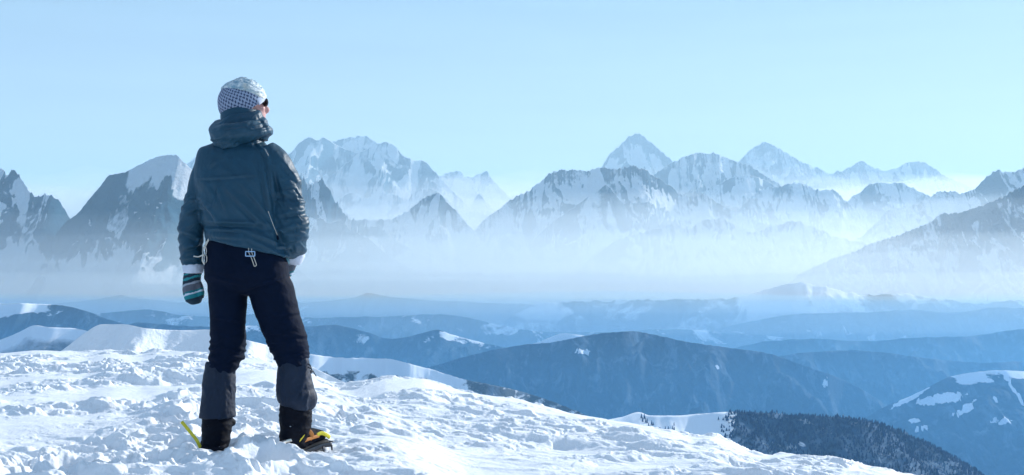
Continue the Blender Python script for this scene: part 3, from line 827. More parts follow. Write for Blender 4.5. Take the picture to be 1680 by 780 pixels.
# silver-white crinkled shell of the hat
def crinkle_mat():
    m, nt, b = new_mat("silver_shell")
    tc = N(nt, "ShaderNodeTexCoord"); v = tc.outputs["Object"]
    n1 = noise_node(nt, v, 42, 7, 0.65, 1.2); n2 = noise_node(nt, v, 16, 3, 0.5)
    c = mixc(nt, maprange(nt, n1, 0.42, 0.62), (0.22, 0.36, 0.44), (0.72, 0.76, 0.76))
    c = mixc(nt, maprange(nt, n2, 0.55, 0.75), c, (0.62, 0.58, 0.48))
    nt.links.new(c, b.inputs["Base Color"]); b.inputs["Roughness"].default_value = 0.4
    bp = N(nt, "ShaderNodeBump"); bp.inputs["Distance"].default_value = 0.006; bp.inputs["Strength"].default_value = 0.9
    nt.links.new(n1, bp.inputs["Height"]); nt.links.new(bp.outputs[0], b.inputs["Normal"])
    return m
def lattice_mat():
    """pale knit with a lattice of dark marks, laid out by the band's own UVs (metres)"""
    m, nt, b = new_mat("patterned_knit")
    uv = N(nt, "ShaderNodeUVMap"); sp = N(nt, "ShaderNodeSeparateXYZ"); nt.links.new(uv.outputs[0], sp.inputs[0])
    no = noise_node(nt, uv.outputs[0], 90, 2, 0.5)
    k = 2 * math.pi / 0.019
    sx = math_node(nt, 'SINE', math_node(nt, 'ADD', math_node(nt, 'MULTIPLY', sp.outputs[0], k), math_node(nt, 'MULTIPLY', sp.outputs[1], k * 0.35)), 0)
    sy = math_node(nt, 'SINE', math_node(nt, 'SUBTRACT', math_node(nt, 'MULTIPLY', sp.outputs[1], k * 0.9), math_node(nt, 'MULTIPLY', sp.outputs[0], k * 0.25)), 0)
    s2 = math_node(nt, 'SINE', math_node(nt, 'MULTIPLY', sp.outputs[0], k * 2.0), 0)
    f = math_node(nt, 'MULTIPLY', sx, sy)
    f = math_node(nt, 'ADD', f, math_node(nt, 'MULTIPLY', s2, 0.22))
    f = math_node(nt, 'ADD', f, math_node(nt, 'MULTIPLY', math_node(nt, 'SUBTRACT', no, 0.5), 0.5))
    nt.links.new(mixc(nt, maprange(nt, f, 0.10, 0.22), (0.30, 0.35, 0.46), (0.04, 0.06, 0.12)), b.inputs["Base Color"])
    b.inputs["Roughness"].default_value = 0.9
    bp = N(nt, "ShaderNodeBump"); bp.inputs["Distance"].default_value = 0.002; bp.inputs["Strength"].default_value = 0.8
    nt.links.new(no, bp.inputs["Height"]); nt.links.new(bp.outputs[0], b.inputs["Normal"])
    return m
def mitten_mat():
    m, nt, b = new_mat("striped_mitten")
    tc = N(nt, "ShaderNodeTexCoord"); v = tc.outputs["Object"]
    sp = N(nt, "ShaderNodeSeparateXYZ"); nt.links.new(v, sp.inputs[0])
    no = noise_node(nt, v, 60, 3, 0.6)
    # height above the fingertip, bent a little across the hand
    h = math_node(nt, 'ADD', math_node(nt, 'ADD', sp.outputs["Z"], math_node(nt, 'MULTIPLY', sp.outputs["X"], -0.30)),
                  math_node(nt, 'MULTIPLY', math_node(nt, 'SUBTRACT', no, 0.5), 0.014))
    t = maprange(nt, h, 0.0, 0.16)
    r = N(nt, "ShaderNodeValToRGB"); cr = r.color_ramp; cr.interpolation = 'CONSTANT'
    cols = [(0, (0.008, 0.03, 0.05)), (0.20, (0.01, 0.20, 0.23)), (0.32, (0.55, 0.62, 0.70)), (0.37, (0.01, 0.16, 0.19)), (0.42, (0.10, 0.11, 0.14)),
            (0.60, (0.30, 0.34, 0.40)), (0.66, (0.012, 0.03, 0.05)), (0.75, (0.02, 0.24, 0.27)), (0.82, (0.01, 0.03, 0.05)), (0.90, (0.02, 0.22, 0.25)), (0.96, (0.008, 0.02, 0.04))]
    while len(cr.elements) < len(cols): cr.elements.new(0.5)
    for e, (p, c) in zip(cr.elements, cols): e.position = p; e.color = (*c, 1)
    nt.links.new(t, r.inputs[0]); nt.links.new(r.outputs[0], b.inputs["Base Color"])
    b.inputs["Roughness"].default_value = 0.95
    bp = N(nt, "ShaderNodeBump"); bp.inputs["Distance"].default_value = 0.003; bp.inputs["Strength"].default_value = 0.8
    nt.links.new(noise_node(nt, v, 260, 3, 0.6), bp.inputs["Height"]); nt.links.new(bp.outputs[0], b.inputs["Normal"])
    return m

# ---- head frame: the face looks right, away and a little up
YAW = math.radians(54); PIT = math.radians(9)
HC = P(399, 169, 0.03)
fdir = Vector((math.sin(YAW) * math.cos(PIT), math.cos(YAW) * math.cos(PIT), math.sin(PIT)))
rdir = fdir.cross(Vector((0, 0, 1))).normalized()      # the head's right-hand side
udir = rdir.cross(fdir).normalized()
HR = Matrix((rdir, fdir, udir)).transposed()           # local x right, y face, z up
def H(x, y, z): return HC + HR @ Vector((x, y, z))

feet = P(405, 742)
GZ = feet.z
# body: one continuous figure under the clothes
def person_body():
    sh = []
    sh.append(ball(H(0, -0.005, 0.015), (0.074, 0.094, 0.092), HR))                      # cranium
    sh.append(ball(H(0, 0.040, -0.045), (0.058, 0.055, 0.070), HR))                      # face
    sh.append(ball(H(0, 0.055, -0.088), (0.036, 0.034, 0.026), HR))                      # jaw and chin
    sh.append(ball(H(0, 0.082, -0.100), (0.018, 0.014, 0.014), HR))
    sh.append(loft([(H(0, 0.088, 0.002), .008, .008), (H(0, 0.100, -0.020), .009, .010), (H(0, 0.114, -0.038), .013, .010), (H(0, 0.100, -0.047), .014, .008)], ref=rdir, seg=12))
    sh.append(loft([(H(-0.04, 0.074, 0.018), .008, .006), (H(0, 0.089, 0.020), .009, .008), (H(0.04, 0.074, 0.018), .008, .006)], ref=udir, seg=12))   # brow
    for s in (-1, 1):
        sh.append(ball(H(0.036 * s, 0.066, -0.035), (0.020, 0.020, 0.022), HR))          # cheek
        sh.append(ball(H(0.074 * s, -0.004, -0.020), (0.008, 0.018, 0.030), HR))         # ear
    sh.append(loft([(H(-0.022, 0.085, -0.066), .004, .004), (H(0, 0.096, -0.063), .006, .005), (H(0.022, 0.085, -0.066), .004, .004)], ref=udir, seg=10))  # lips
    sh.append(loft([(H(-0.018, 0.085, -0.074), .004, .004), (H(0, 0.094, -0.075), .006, .005), (H(0.018, 0.085, -0.074), .004, .004)], ref=udir, seg=10))
    sh.append(loft([(P(400, 180, .03), .056, .058), (P(398, 215, .01), .055, .058), (P(397, 245, 0), .07, .06)]))                                      # neck
    sh.append(loft([(P(397, 240), .07, .06), (P(396, 256), .14, .075), (P(395, 275), .165, .09), (P(395, 320), .16, .10), (P(400, 365), .14, .09), (P(404, 400), .155, .10), (P(405, 440), .165, .105), (P(406, 462), .15, .09)], pw=2.3))
    # arms
    sh.append(loft([(P(352, 262), .05, .05), (P(331, 300), .044, .045), (P(320, 345), .038, .04), (P(314, 385, .02), .033, .034), (P(315, 425, .03), .025, .026), (P(317, 450, .03), .028, .018)]))
    sh.append(loft([(P(448, 262), .05, .05), (P(466, 300), .045, .045), (P(474, 345), .038, .04), (P(481, 384, .0), .034, .034), (P(482, 405, .06), .028, .028), (P(478, 424, .10), .024, .022), (P(470, 440, .11), .030, .020)]))
    # hands: palms, thumbs and four fingers each
    for k, (dx, ln) in enumerate(((-8, 26), (-3, 30), (3, 29), (8, 24))):
        sh.append(loft([(P(316 + dx * .8, 455, .03), .009, .009), (P(316 + dx * .9, 455 + ln * .6, .035), .008, .008), (P(318 + dx * .8, 455 + ln, .05), .006, .006)], seg=10))
        sh.append(loft([(P(470 + dx * .8, 442, .11), .009, .009), (P(468 + dx * .8, 442 + ln * .5, .10), .008, .008), (P(466 + dx * .8, 442 + ln * .8, .09), .006, .006)], seg=10))
    sh.append(loft([(P(322, 452, .03), .010, .010), (P(327, 468, .045), .009, .009), (P(329, 482, .05), .007, .007)], seg=10))
    sh.append(loft([(P(464, 440, .11), .010, .010), (P(459, 452, .12), .009, .009), (P(457, 462, .12), .007, .007)], seg=10))
    # legs and feet
    sh.append(loft([(P(380, 448), .085, .09), (P(374, 490), .072, .08), (P(373, 540), .058, .065), (P(370, 585, .02), .048, .055), (P(362, 630), .047, .05), (P(357, 680), .036, .04), (P(354, 722), .034, .042)]))
    sh.append(loft([(P(430, 448), .085, .09), (P(452, 500), .072, .08), (P(466, 545), .058, .065), (P(478, 590, .02), .048, .055), (P(483, 630), .047, .05), (P(485, 680), .036, .04), (P(480, 722), .034, .042)]))
    sh.append(loft([(P(354, 724, -.05), .03, .03), (P(351, 734, .03), .036, .03), (P(347, 738, .16), .038, .018)], ref=(0, 0, 1)))
    sh.append(loft([(P(474, 730, -.02), .03, .03), (P(492, 730, .03), .036, .03), (P(524, 722, .12), .034, .018)], ref=(0, 0, 1)))
    return sh
person = blob("person", person_body(), M_skin, voxel=0.0052, smooth=3, origin=feet)
person["label"] = "climber in dark blue jacket, pale hat and black trousers, standing with back turned on snow"
person["category"] = "person"

for s in (-1, 1):
    raw_mesh("eye", [ball(H(0.032 * s, 0.074, 0.002), (0.013, 0.013, 0.013), HR, 14, 10)], M_eye, person, origin=H(0.032 * s, 0.074, 0.002))

# ---- jacket
def seg_d(px, py, ax, ay, bx, by):
    vx, vy = bx - ax, by - ay
    t = np.clip(((px - ax) * vx + (py - ay) * vy) / (vx * vx + vy * vy), 0, 1)
    return np.hypot(px - ax - t * vx, py - ay - t * vy), t
def to_px(co):
    return co[:, 0] / co[:, 1] * F + 840, HOR - co[:, 2] / co[:, 1] * F
def crease(px, py, a, b, w_, h):
    """a raised fold along the line a-b with a sharper valley beside it"""
    vx, vy = b[0] - a[0], b[1] - a[1]; L = math.hypot(vx, vy)
    d, t = seg_d(px, py, a[0], a[1], b[0], b[1])
    sd = ((px - a[0]) * (-vy) + (py - a[1]) * vx) / L
    env = np.sin(np.clip(t, 0.02, 0.98) * math.pi) ** 0.5 * (d < w_ * 4)
    return h * env * (np.exp(-(sd / w_) ** 2) - 0.8 * np.exp(-((sd - 1.5 * w_) / (w_ * 0.8)) ** 2))

def jacket_disp(co, nr):
    px, py = to_px(co)
    back = np.clip(-nr[:, 1] * 1.5 + 0.2, 0, 1)
    d = np.zeros(len(co))
    # general crumple
    d += 0.0035 * fbm(px / 22 + co[:, 1] * 5, py / 30, 201, 4)
    # tension folds over the back, shoulder to hip
    along = px * 0.55 + py * 0.83; across = px * 0.83 - py * 0.55
    tor = sstep(325, 345, px) * sstep(455, 435, px) * sstep(250, 285, py)
    d += 0.0075 * tor * back * (ridged(across / 30 + 0.4 * fbm(px / 40, py / 40, 9, 2), along / 190, 203, 3) - 0.5)
    for a, b, w_, h in [((328, 293), (372, 291), 2.2, .004), ((376, 291), (418, 287), 2.2, .004), ((352, 300), (372, 345), 4, .005), ((362, 302), (350, 350), 3.5, .004),
                        ((378, 315), (440, 378), 4.5, .007), ((395, 300), (446, 360), 4, .005), ((428, 262), (445, 350), 4, .008), ((436, 250), (452, 330), 3.5, .006),
                        ((332, 330), (360, 364), 4, .006), ((340, 364), (430, 367), 3.2, .007), ((338, 375), (410, 378), 3, .006), ((400, 378), (462, 402), 3.5, .006),
                        ((345, 388), (400, 392), 2.5, .005), ((420, 398), (470, 424), 3, .006), ((340, 275), (356, 262), 3.5, .004), ((426, 240), (442, 262), 3, .006),
                        ((412, 234), (440, 226), 2.5, .005)]:
        d += crease(px, py, a, b, w_, h) * back
    # waist gather
    d -= 0.008 * np.exp(-((py - 371 - (px - 340) * 0.06) / 5) ** 2) * tor
    d += 0.003 * np.exp(-((py - 383 - (px - 340) * 0.10) / 6) ** 2) * tor * ridged(px / 9, py / 40, 205, 3)
    # sleeves: slanting compression folds
    ls = sstep(338, 326, px); rs = sstep(448, 458, px)
    fl = ridged((py + (px - 310) * 0.55) / 21 + 0.6 * fbm(px / 25, py / 30, 207, 2), px / 60, 206, 3) - 0.5
    fr = ridged((py - (px - 470) * 0.45) / 20 + 0.7 * fbm(px / 25, py / 30, 209, 2), px / 60, 208, 3) - 0.5
    d += 0.010 * ls * sstep(290, 330, py) * fl + 0.013 * rs * sstep(270, 320, py) * fr
    for a, b, w_, h in [((462, 262), (492, 300), 4, .006), ((455, 285), (470, 330), 4, .008), ((458, 318), (495, 322), 4, .008), ((460, 352), (502, 345), 4, .009), ((458, 378), (500, 368), 4, .009),
                        ((462, 396), (498, 392), 3.5, .007), ((300, 352), (330, 340), 4, .006), ((297, 378), (330, 392), 4, .007), ((300, 408), (332, 398), 4, .008), ((300, 425), (330, 424), 3, .007)]:
        d += crease(px, py, a, b, w_, h)
    return d * 1.25
tors = loft([(P(398, 226, 0), .085, .075), (P(397, 238, 0), .125, .095), (P(396, 250), .178, .115), (P(394, 268), .200, .130), (P(393, 300), .200, .150), (P(395, 335), .190, .152), (P(399, 360, 0), .180, .148),
             (P(402, 378, 0), .182, .152, -.20), (P(404, 392, 0), .188, .158, -.34), (P(408, 408, 0), .196, .158, -.48)], pw=2.35, seg=40)
jl = loft([(P(362, 254), .060, .075), (P(345, 272), .066, .075), (P(333, 300), .062, .070), (P(324, 330, .0), .058, .066), (P(316, 362, .01), .058, .064), (P(313.5, 390, .02), .054, .060), (P(315, 418, .03), .053, .056), (P(317, 436, .03), .049, .052)])
jr = loft([(P(436, 248), .055, .075), (P(452, 266), .066, .078), (P(464, 295), .073, .076), (P(470, 325), .074, .076), (P(475, 355, -.02), .080, .080), (P(477, 380, -.01), .081, .078), (P(480, 398, .03), .068, .064), (P(482, 411, .07), .054, .052)])
jacket = blob("jacket", [tors, jl, jr], M_jacket, 0.0045, 4, jacket_disp, person, origin=P(400, 400))
# hood lying folded on the shoulders
hood = [loft([(P(431, 220, .10), .030, .024), (P(435, 217, .04), .036, .026), (P(428, 216, -.03), .052, .032), (P(411, 216, -.080), .074, .040), (P(388, 220, -.098), .084, .046), (P(371, 221, -.07), .078, .046), (P(364, 213, -.0), .064, .036), (P(365, 207, .07), .044, .030)], ref=(0, 0, 1), seg=26),
        loft([(P(393, 192, .0), .090, .082), (P(395, 199, .0), .110, .094), (P(398, 216, .0), .118, .105), (P(398, 232, .0), .12, .10)], seg=32),
        ball(P(374, 228, -.085), (.075, .055, .052))]
def hood_disp(co, nr):
    px, py = to_px(co)
    d = 0.013 * (ridged((px * .5 + py) / 22, (px - py) / 80, 221, 3) - .5) + 0.003 * fbm(px / 12, py / 12, 222, 3)
    for a, b, w_, h in [((352, 238), (400, 244), 3, .007), ((400, 240), (438, 218), 3, .007), ((360, 208), (430, 200), 2.5, .005), ((350, 222), (372, 246), 3, .005), ((410, 206), (440, 204), 2.2, .006), ((420, 214), (441, 208), 2.2, .006), ((428, 196), (441, 214), 2, .006)]:
        d += crease(px, py, a, b, w_, h)
    return d
raw = blob("hood", hood, M_jacket, 0.0045, 4, hood_disp, person, origin=P(398, 215))
# neck warmer between hat and hood
raw_n = blob("neck_warmer", [loft([(P(393, 180, .01), .082, .080), (P(393, 188, .01), .086, .082), (P(394, 198, .01), .088, .085)], seg=36)], M_jacket, 0.0045, 3,
             lambda co, nr: 0.002 * fbm(co[:, 0] * 30, co[:, 2] * 60, 231, 3), person, origin=P(398, 188))

# ---- trousers
def trouser_disp(co, nr):
    px, py = to_px(co)
    d = 0.003 * fbm(px / 20, py / 26 + co[:, 1] * 4, 241, 4)
    knee = sstep(520, 575, py)
    d += knee * 0.012 * (ridged((py + 0.5 * fbm(px / 20, py / 20, 244, 2) * 18) / 14, px / 50, 243, 3) - 0.5)
    d += (1 - knee) * 0.004 * (ridged((py * 0.8 - np.abs(px - 406) * 0.5) / 24, px / 60, 245, 3) - 0.5)
    for a, b, w_, h in [((406, 470), (350, 455), 3, .005), ((406, 474), (470, 452), 3, .005), ((345, 520), (398, 528), 3, .004), ((430, 520), (496, 512), 3, .004), ((440, 545), (500, 552), 3, .006)]:
        d += crease(px, py, a, b, w_, h)
    return d
pel = loft([(P(404, 384), .178, .128), (P(404, 400), .182, .136), (P(404, 430), .186, .142), (P(406, 455), .190, .140), (P(406, 472), .165, .115), (P(405, 484), .09, .07)], pw=2.3, seg=36)
ll = loft([(P(374, 445), .092, .12), (P(374, 480), .088, .11), (P(374, 520), .080, .096), (P(374, 550, .0), .079, .090), (P(373, 576, .01), .082, .090), (P(366, 596, .0), .068, .076), (P(361, 612, .0), .058, .062)])
rl = loft([(P(434, 445), .092, .12), (P(446, 480), .102, .112), (P(456, 515), .096, .098), (P(467, 545), .092, .092), (P(476, 575, .01), .084, .090), (P(481, 594, .0), .072, .076), (P(483, 612, 0), .062, .064)])
trousers = blob("trousers", [pel, ll, rl], M_trous, 0.0048, 4, trouser_disp, person, origin=P(405, 460))
# ---- gaiters
def gait_disp(seed):
    def f(co, nr):
        px, py = to_px(co)
        return 0.008 * (ridged(px / 16 + 0.5 * fbm(px / 20, py / 20, seed, 2), py / 70, seed, 3) - .45) + 0.002 * fbm(px / 7, py / 7, seed + 3, 3)
    return f
gl = loft([(P(362, 597), .066, .066), (P(361, 603), .069, .070), (P(360, 620), .072, .074), (P(358, 650), .077, .08), (P(357, 675), .080, .084), (P(357, 685), .079, .084)], sub=4)
gr = loft([(P(481, 592), .070, .070), (P(482, 599), .074, .074), (P(482, 622), .080, .082), (P(485, 645), .084, .09), (P(488, 657), .087, .094), (P(486, 668), .074, .085, -.0)], sub=4)
blob("gaiter", [gl], M_gait, 0.0045, 2, gait_disp(251), person, origin=P(358, 645))
blob("gaiter", [gr], M_gait, 0.0045, 2, gait_disp(261), person, origin=P(485, 632))
for p_, q_ in (((509, 600), (512, 612)), ((511, 606), (519, 618))):
    raw_mesh("drawcord", [loft([(P(p_[0] - 6, p_[1] - 3, -.03), .002, .002), (P(*p_, -.03), .0025, .0025), (P(*q_, -.03), .002, .002)], seg=8)], M_boot, person, origin=P(*p_, -.03))
raw_mesh("toggle", [ball(P(511, 610, -.04), (.006, .006, .010), None, 12, 8)], M_steel, person, origin=P(511, 610, -.04))
# ---- boots
def boot_disp(co, nr):
    px, py = to_px(co)
    return 0.006 * (ridged(py / 13, px / 30, 271, 3) - .45) + 0.002 * fbm(px / 5, py / 5, 272, 3)
bl = [loft([(P(357, 680), .066, .070), (P(356, 700), .066, .074), (P(354, 722), .063, .078), (P(350, 740), .058, .085), (P(348, 756), .050, .09)]),
      loft([(P(350, 742, -.07), .045, .04), (P(349, 742, .06), .052, .05), (P(347, 738, .17), .048, .036), (P(347, 738, .22), .03, .024)], ref=(0, 0, 1)),
      ball(P(378, 693, .03), (.026, .03, .018))]
br = [loft([(P(485, 662), .072, .076), (P(485, 685), .074, .078), (P(484, 705), .068, .08), (P(478, 724), .060, .075)]),
      loft([(P(466, 735, -.04), .040, .042), (P(480, 727, .0), .050, .054), (P(502, 719, .06), .046, .046), (P(522, 716, .11), .036, .034), (P(532, 718, .13), .02, .02)], ref=(0, 0, 1))]
boot_l = blob("boot", bl, M_boot, 0.005, 3, boot_disp, person, origin=P(352, 740))
boot_r = blob("boot", br, M_boot, 0.005, 3, boot_disp, person, origin=P(485, 740))
def sole(pts, w_):
    sh = []
    for a, b in zip(pts[:-1], pts[1:]):
        pass
    return [loft([(p, w_ * k, .012) for p, k in zip(pts, (0.8, 1.0, 0.9, 1.0, 0.7))], ref=(0, 0, 1), pw=3.0)]
sl = sole([P(350, 756, -.10), P(350, 755, -.02), P(349, 752, .07), P(347, 749, .17), P(346, 748, .23)], .048)
sr = sole([P(458, 750, -.06), P(474, 745, -.02), P(496, 735, .04), P(520, 726, .10), P(534, 724, .13)], .046)
raw_mesh("boot_sole", sl, plain("rubber_black", (0.02, 0.02, 0.022), 0.8), boot_l, origin=None).location = -Vector(P(352, 740))
raw_mesh("boot_sole", sr, plain("rubber_dark", (0.02, 0.02, 0.022), 0.8), boot_r, origin=None).location = -Vector(P(485, 740))

# ---- crampons
def strip(pts, wdt, th, wide=(0, 0, 1)):
    return loft([(p, th, wdt) for p in pts], ref=wide, seg=10, sub=4, pw=4.0)
def spike(base, tip, r):
    b, t = Vector(base), Vector(tip)
    return loft([(b, r, r), (b.lerp(t, .6), r * .7, r * .7), (t, r * .1, r * .1)], ref=(1, 0, 0) if abs((t - b).normalized().x) < .9 else (0, 1, 0), seg=6, sub=1)
def crampon(pts, side, name_pts):
    sh = []
    for s in (-1, 1):
        sh.append(strip([p + side * (.046 * s) + Vector((0, 0, -.012)) for p in pts], .010, .002))
    for i in (0, 2, 4):
        a = pts[i] + side * .046 + Vector((0, 0, -.014)); b = pts[i] - side * .046 + Vector((0, 0, -.014))
        sh.append(strip([a, (a + b) / 2, b], .009, .002))
    return sh
def spikes(pts, side, fwd):
    out = []
    for i in (0, 1, 3, 4):
        for s in (-1, 1):
            p = pts[i] + side * (.046 * s) + Vector((0, 0, -.014))
            out.append(spike(p, p + Vector((0, 0, -.032)) + side * .004 * s, .006))
    for s in (-1, 1):
        p = pts[4] + side * (.02 * s); out.append(spike(p, p + fwd * .045 + Vector((0, 0, -.012)), .006))
    return out
lp = [P(350, 756, -.10), P(350, 755, -.02), P(349, 752, .07), P(347, 749, .17), P(346, 748, .23)]
rp = [P(458, 750, -.06), P(474, 745, -.02), P(496, 735, .04), P(520, 726, .10), P(534, 724, .13)]
for pts, levers in ((lp, 0), (rp, 1)):
    fwd = (pts[4] - pts[0]).normalized(); side = fwd.cross(Vector((0, 0, 1))).normalized()
    cr = raw_mesh("crampon", crampon(pts, side, None), M_steel, person, origin=pts[2])
    def sub(name, shapes, mat):
        o = raw_mesh(name, shapes, mat, None)
        o.parent = cr; o.location = -Vector(pts[2]); return o
    for sp_ in spikes(pts, side, fwd): sub("crampon_point", [sp_], M_steel)
    if not levers:
        sub("heel_lever", [strip([P(329, 736, -.06), P(323, 723, -.07), P(312, 709, -.08), P(298, 692, -.09)], .0075, .0018, wide=(0.75, 0.3, .5))], M_yel)
        sub("strap", [strip([P(330, 735, -.08), P(350, 738, -.11), P(368, 733, -.08), P(371, 730, 0)], .008, .002)], M_boot)
    else:
        sub("heel_lever", [strip([P(500, 702, -.02), P(497, 712, -.04), P(490, 722, -.055), P(484, 729, -.06)], .010, .003, wide=(0.8, .3, .4))], M_yel)
        sub("strap", [strip([P(500, 702, -.02), P(506, 706, -.0), P(512, 714, .02), P(508, 722, .02)], .009, .003, wide=(.8, .4, .3))], M_org)
        sub("strap", [strip([P(494, 726, -.03), P(505, 721, .0), P(520, 716, .05), P(524, 715, .07)], .008, .003)], M_org)
        sub("toe_strap", [strip([P(520, 714, .05), P(527, 711, .07), P(534, 713, .09), P(541, 718, .12)], .009, .003, wide=(.3, .2, .9))], M_yel)
        sub("strap", [strip([P(452, 744, -.07), P(458, 732, -.09), P(468, 725, -.09), P(480, 722, -.07)], .007, .003)], M_alu)
        sub("strap_end", [strip([P(478, 733, -.06), P(480, 740, -.06), P(479, 744, -.06)], .008, .004)], M_yel)
        sub("heel_wire", [loft([(P(449, 754, -.09), .003, .003), (P(448, 742, -.10), .003, .003), (P(455, 728, -.10), .003, .003), (P(470, 722, -.09), .003, .003)], seg=8)], M_steel)

# ---- mittens and cuffs
MO = P(318, 500)
mit = [loft([(P(317, 444, .03), .040, .036), (P(315, 456, .03), .040, .036), (P(312.5, 470, .035), .036, .033), (P(314, 482, .045), .038, .032), (P(319, 491, .055), .040, .030), (P(321, 499, .06), .022, .02)], sub=6),
       loft([(P(322, 458, .03), .015, .017), (P(328, 470, .03), .0145, .016), (P(330.5, 481, .035), .0145, .015), (P(331, 490, .04), .009, .009)], sub=5)]
blob("mitten", mit, mitten_mat(), 0.004, 3, lambda co, nr: 0.002 * fbm(co[:, 0] * 60, co[:, 2] * 60, 281, 3), person, origin=MO)
mit_r = [loft([(P(478, 422, .09), .036, .034), (P(472, 434, .10), .040, .032), (P(466, 448, .105), .038, .03), (P(462, 458, .10), .02, .02)], sub=5)]
blob("mitten", mit_r, mitten_mat(), 0.004, 3, None, person, origin=P(470, 470))
blob("cuff", [loft([(P(316.5, 430, .03), .044, .046), (P(317, 438, .03), .048, .049), (P(317, 445, .03), .046, .045), (P(317, 449, .03), .040, .038)], sub=4)], M_fleece, 0.004, 2,
     lambda co, nr: 0.0035 * fbm(co[:, 0] * 60, co[:, 2] * 60, 283, 3), person, origin=P(317, 440))
blob("cuff", [loft([(P(482, 408, .07), .050, .050), (P(481, 416, .085), .055, .055), (P(479, 424, .095), .052, .05), (P(477, 429, .10), .040, .04)], sub=4)], M_fleece, 0.004, 2,
     lambda co, nr: 0.0035 * fbm(co[:, 0] * 60, co[:, 2] * 60, 284, 3), person, origin=P(480, 418))
# jacket pocket flap beside the right cuff
blob("pocket_flap", [loft([(P(455, 402, .0), .012, .02), (P(462, 412, .01), .016, .03), (P(469, 424, .02), .014, .03), (P(474, 433, .03), .006, .02)], sub=4)],
     fabric("teal_lining", (0.02, 0.12, 0.16), .5), 0.004, 2, None, person, origin=P(465, 415))

# ---- hat: patterned knit below, crinkled silver shell above
def hat_surface(name, mat, lo, hi, rad, crn, uvscale=True, thick=0.004):
    nu, nv = 120, 60
    V = []; U = []
    for i in range(nv + 1):
        for k in range(nu):
            ph = 2 * math.pi * k / nu
            # polar angle limits vary round the head
            a, b = lo(ph), hi(ph)
            th = a + (b - a) * i / nv
            base = Vector((math.sin(th) * math.sin(ph) * 0.088, math.sin(th) * math.cos(ph) * 0.105 - 0.006, math.copysign(abs(math.cos(th)) ** 0.9, math.cos(th)) * 0.099 + 0.005 - 0.010 * max(0.0, -math.cos(ph))))
            n_ = Vector((base.x / .088 ** 2, (base.y + .006) / .105 ** 2, base.z / .108 ** 2)).normalized()
            rr = rad + crn * float(CRN[i % CRN.shape[0], k])
            e = min(i, nv - i) / 4.0
            rr -= 0.004 * max(0, 1 - e)
            V.append(H(*(base + n_ * rr))); U.append((ph * 0.097, th * 0.107))
    Fc = [(i * nu + k, i * nu + (k + 1) % nu, (i + 1) * nu + (k + 1) % nu, (i + 1) * nu + k) for i in range(nv) for k in range(nu)]
    og = HC
    me = bpy.data.meshes.new(name); me.from_pydata([tuple(v - og) for v in V], [], Fc)
    uvl = me.uv_layers.new(name="UVMap")
    for p in me.polygons:
        us = [U[me.loops[l].vertex_index] for l in p.loop_indices]
        wrap = max(u[0] for u in us) - min(u[0] for u in us) > 0.3
        for l, u in zip(p.loop_indices, us): uvl.data[l].uv = (u[0] + (2 * math.pi * .097 if wrap and u[0] < .1 else 0), u[1])
    bm = bmesh.new(); bm.from_mesh(me); bmesh.ops.remove_doubles(bm, verts=bm.verts, dist=1e-5)
    bmesh.ops.recalc_face_normals(bm, faces=bm.faces); bm.to_mesh(me); bm.free()
    for p in me.polygons: p.use_smooth = True
    o = bpy.data.objects.new(name, me); COL.objects.link(o); me.materials.append(mat)
    so = o.modifiers.new("thickness", 'SOLIDIFY'); so.thickness = thick; so.offset = -1
    o.parent = person; o.location = og - Vector(person.location)
    return o
gi, gk = np.meshgrid(np.arange(61), np.arange(120), indexing='ij')
def band_top(ph):      # polar angle (0 = crown) where silver gives way to knit; ph = 0 at the face, pi at the back
    c = math.cos(ph)
    return math.radians(74 - 28 * -min(c, 0) * 1.0 + 34 * max(c, 0))
def hat_bottom(ph):
    c = math.cos(ph)
    return math.radians(117 - 33 * max(c, 0) ** 0.8)
CRN = 0.3 * fbm(gk / 6.0, gi / 6.0, 301, 3)
hat = hat_surface("hat", lattice_mat(), lambda ph: min(band_top(ph) - .06, hat_bottom(ph) - .08), lambda ph: hat_bottom(ph), 0.006, 0.003)
CRN = ridged(gk / 14.0, gi / 11.0, 303, 4) - 0.4
shell = hat_surface("hat_shell", crinkle_mat(), lambda ph: 0.0, lambda ph: min(band_top(ph), hat_bottom(ph) + 0.02), 0.010, 0.009)
# visor-like turned edge near the face
fr = []
for k in range(13):
    ph = math.radians(-70 + 140 * k / 12)
    th = hat_bottom(ph) - .02
    b_ = Vector((math.sin(th) * math.sin(ph) * 0.094, math.sin(th) * math.cos(ph) * 0.111 - 0.006, math.cos(th) * 0.108 + 0.012))
    fr.append((H(*b_), .006, .016))
raw_mesh("hat_brim", [loft(fr, ref=udir, seg=12, sub=3)], M_fleece, person, origin=HC)
# sunglasses
g = raw_mesh("sunglasses", [loft([(H(s * .074, .0, .004), .004, .002), (H(s * .074, .045, .004), .006, .002), (H(s * .066, .078, .002), .008, .003)], ref=rdir, seg=8) for s in (-1, 1)]
             + [loft([(H(-.062, .086, .002), .004, .004), (H(0, .106, .006), .004, .004), (H(.062, .086, .002), .004, .004)], ref=udir, seg=8)], M_lens, person, origin=HC)
for s in (-1, 1):
    le = raw_mesh("lens", [ball(H(s * .034, .092, -.008), (.030, .010, .021), HR, 18, 12)], M_lens, None)
    le.parent = g; le.location = -HC

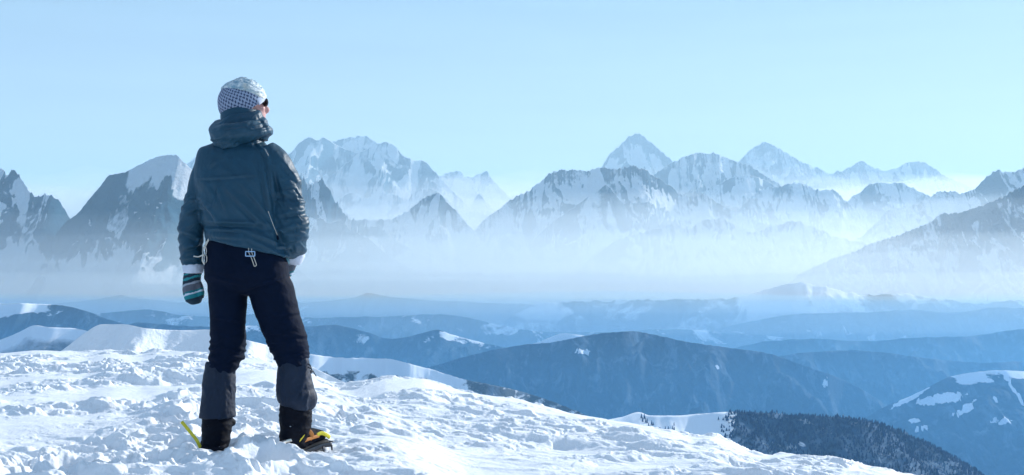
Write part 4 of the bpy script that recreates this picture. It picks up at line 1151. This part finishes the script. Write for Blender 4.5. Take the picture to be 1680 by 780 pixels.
# ---- small hardware
def tube(pts, r, seg=8, closed=False):
    return loft([(p, r, r) for p in pts], ref=(0.3, 1, 0.1), seg=seg, sub=4)
bk = -0.148
sl_ = raw_mesh("sling", [tube([P(408, 398, bk + .0), P(408, 408, bk - .006), P(408, 414, bk - .01), P(413, 425, bk - .008), P(417, 437, bk - .006)], .0016),
                         tube([P(413, 400, bk + .0), P(413, 408, bk - .006), P(413, 414, bk - .01), P(417, 424, bk - .008), P(421, 435, bk - .006)], .0016),
                         tube([P(417, 437, bk - .006), P(419, 437, bk - .006), P(421, 435, bk - .006)], .0016)], M_cord, person, origin=P(412, 415, bk))
def frame(x0, y0, x1, y1, dy, r):
    c = [P(x0, y0, dy), P(x1, y0, dy), P(x1, y1, dy), P(x0, y1, dy)]
    return [loft([(c[i], r, r), (c[(i + 1) % 4], r, r)], ref=(0, 1, 0), seg=8, sub=1, pw=3) for i in range(4)]
bu = raw_mesh("buckle", frame(403, 413, 418, 420.5, bk - .014, .0022), M_blue, person, origin=P(410, 417, bk))
pd = -0.04
ring = lambda cx, cy, rx, ry, dy, r, n=14: [tube([P(cx + rx * math.cos(2 * math.pi * k / n), cy + ry * math.sin(2 * math.pi * k / n), dy + .006 * math.sin(4 * math.pi * k / n)) for k in range(n + 1)], r)]
raw_mesh("sling", [tube([P(345, 391, -.10), P(340, 398, -.10), P(336, 408, -.10)], .003), tube([P(343, 391, -.10), P(337, 400, -.10), P(334, 410, -.10)], .002)], M_cord, person, origin=P(340, 400, -.1))
raw_mesh("carabiner", ring(335.5, 412, 3.2, 8, -.10, .0022), M_alu, person, origin=P(336, 412, -.1))
raw_mesh("carabiner", ring(336.5, 425, 3.0, 7, -.095, .0022), M_alu, person, origin=P(336, 424, -.1))
hk = raw_mesh("ice_tool_hook", [loft([(P(318, 420.5, -.09), .0035, .007), (P(326, 421.5, -.09), .003, .005), (P(334, 418, -.095), .004, .004)], ref=(0, 1, 0), seg=8), tube([P(333, 418, -.095), P(332, 428, -.095), P(336, 434, -.09)], .0028)], M_alu, person, origin=P(326, 421, -.09))
raw_mesh("zipper", [loft([(P(440, 347, -.158), .0008, .0022), (P(447, 366, -.160), .001, .003), (P(455, 386, -.150), .0008, .002)], ref=(0, 1, 0), seg=8)], M_cord, person, origin=P(447, 366, -.15))
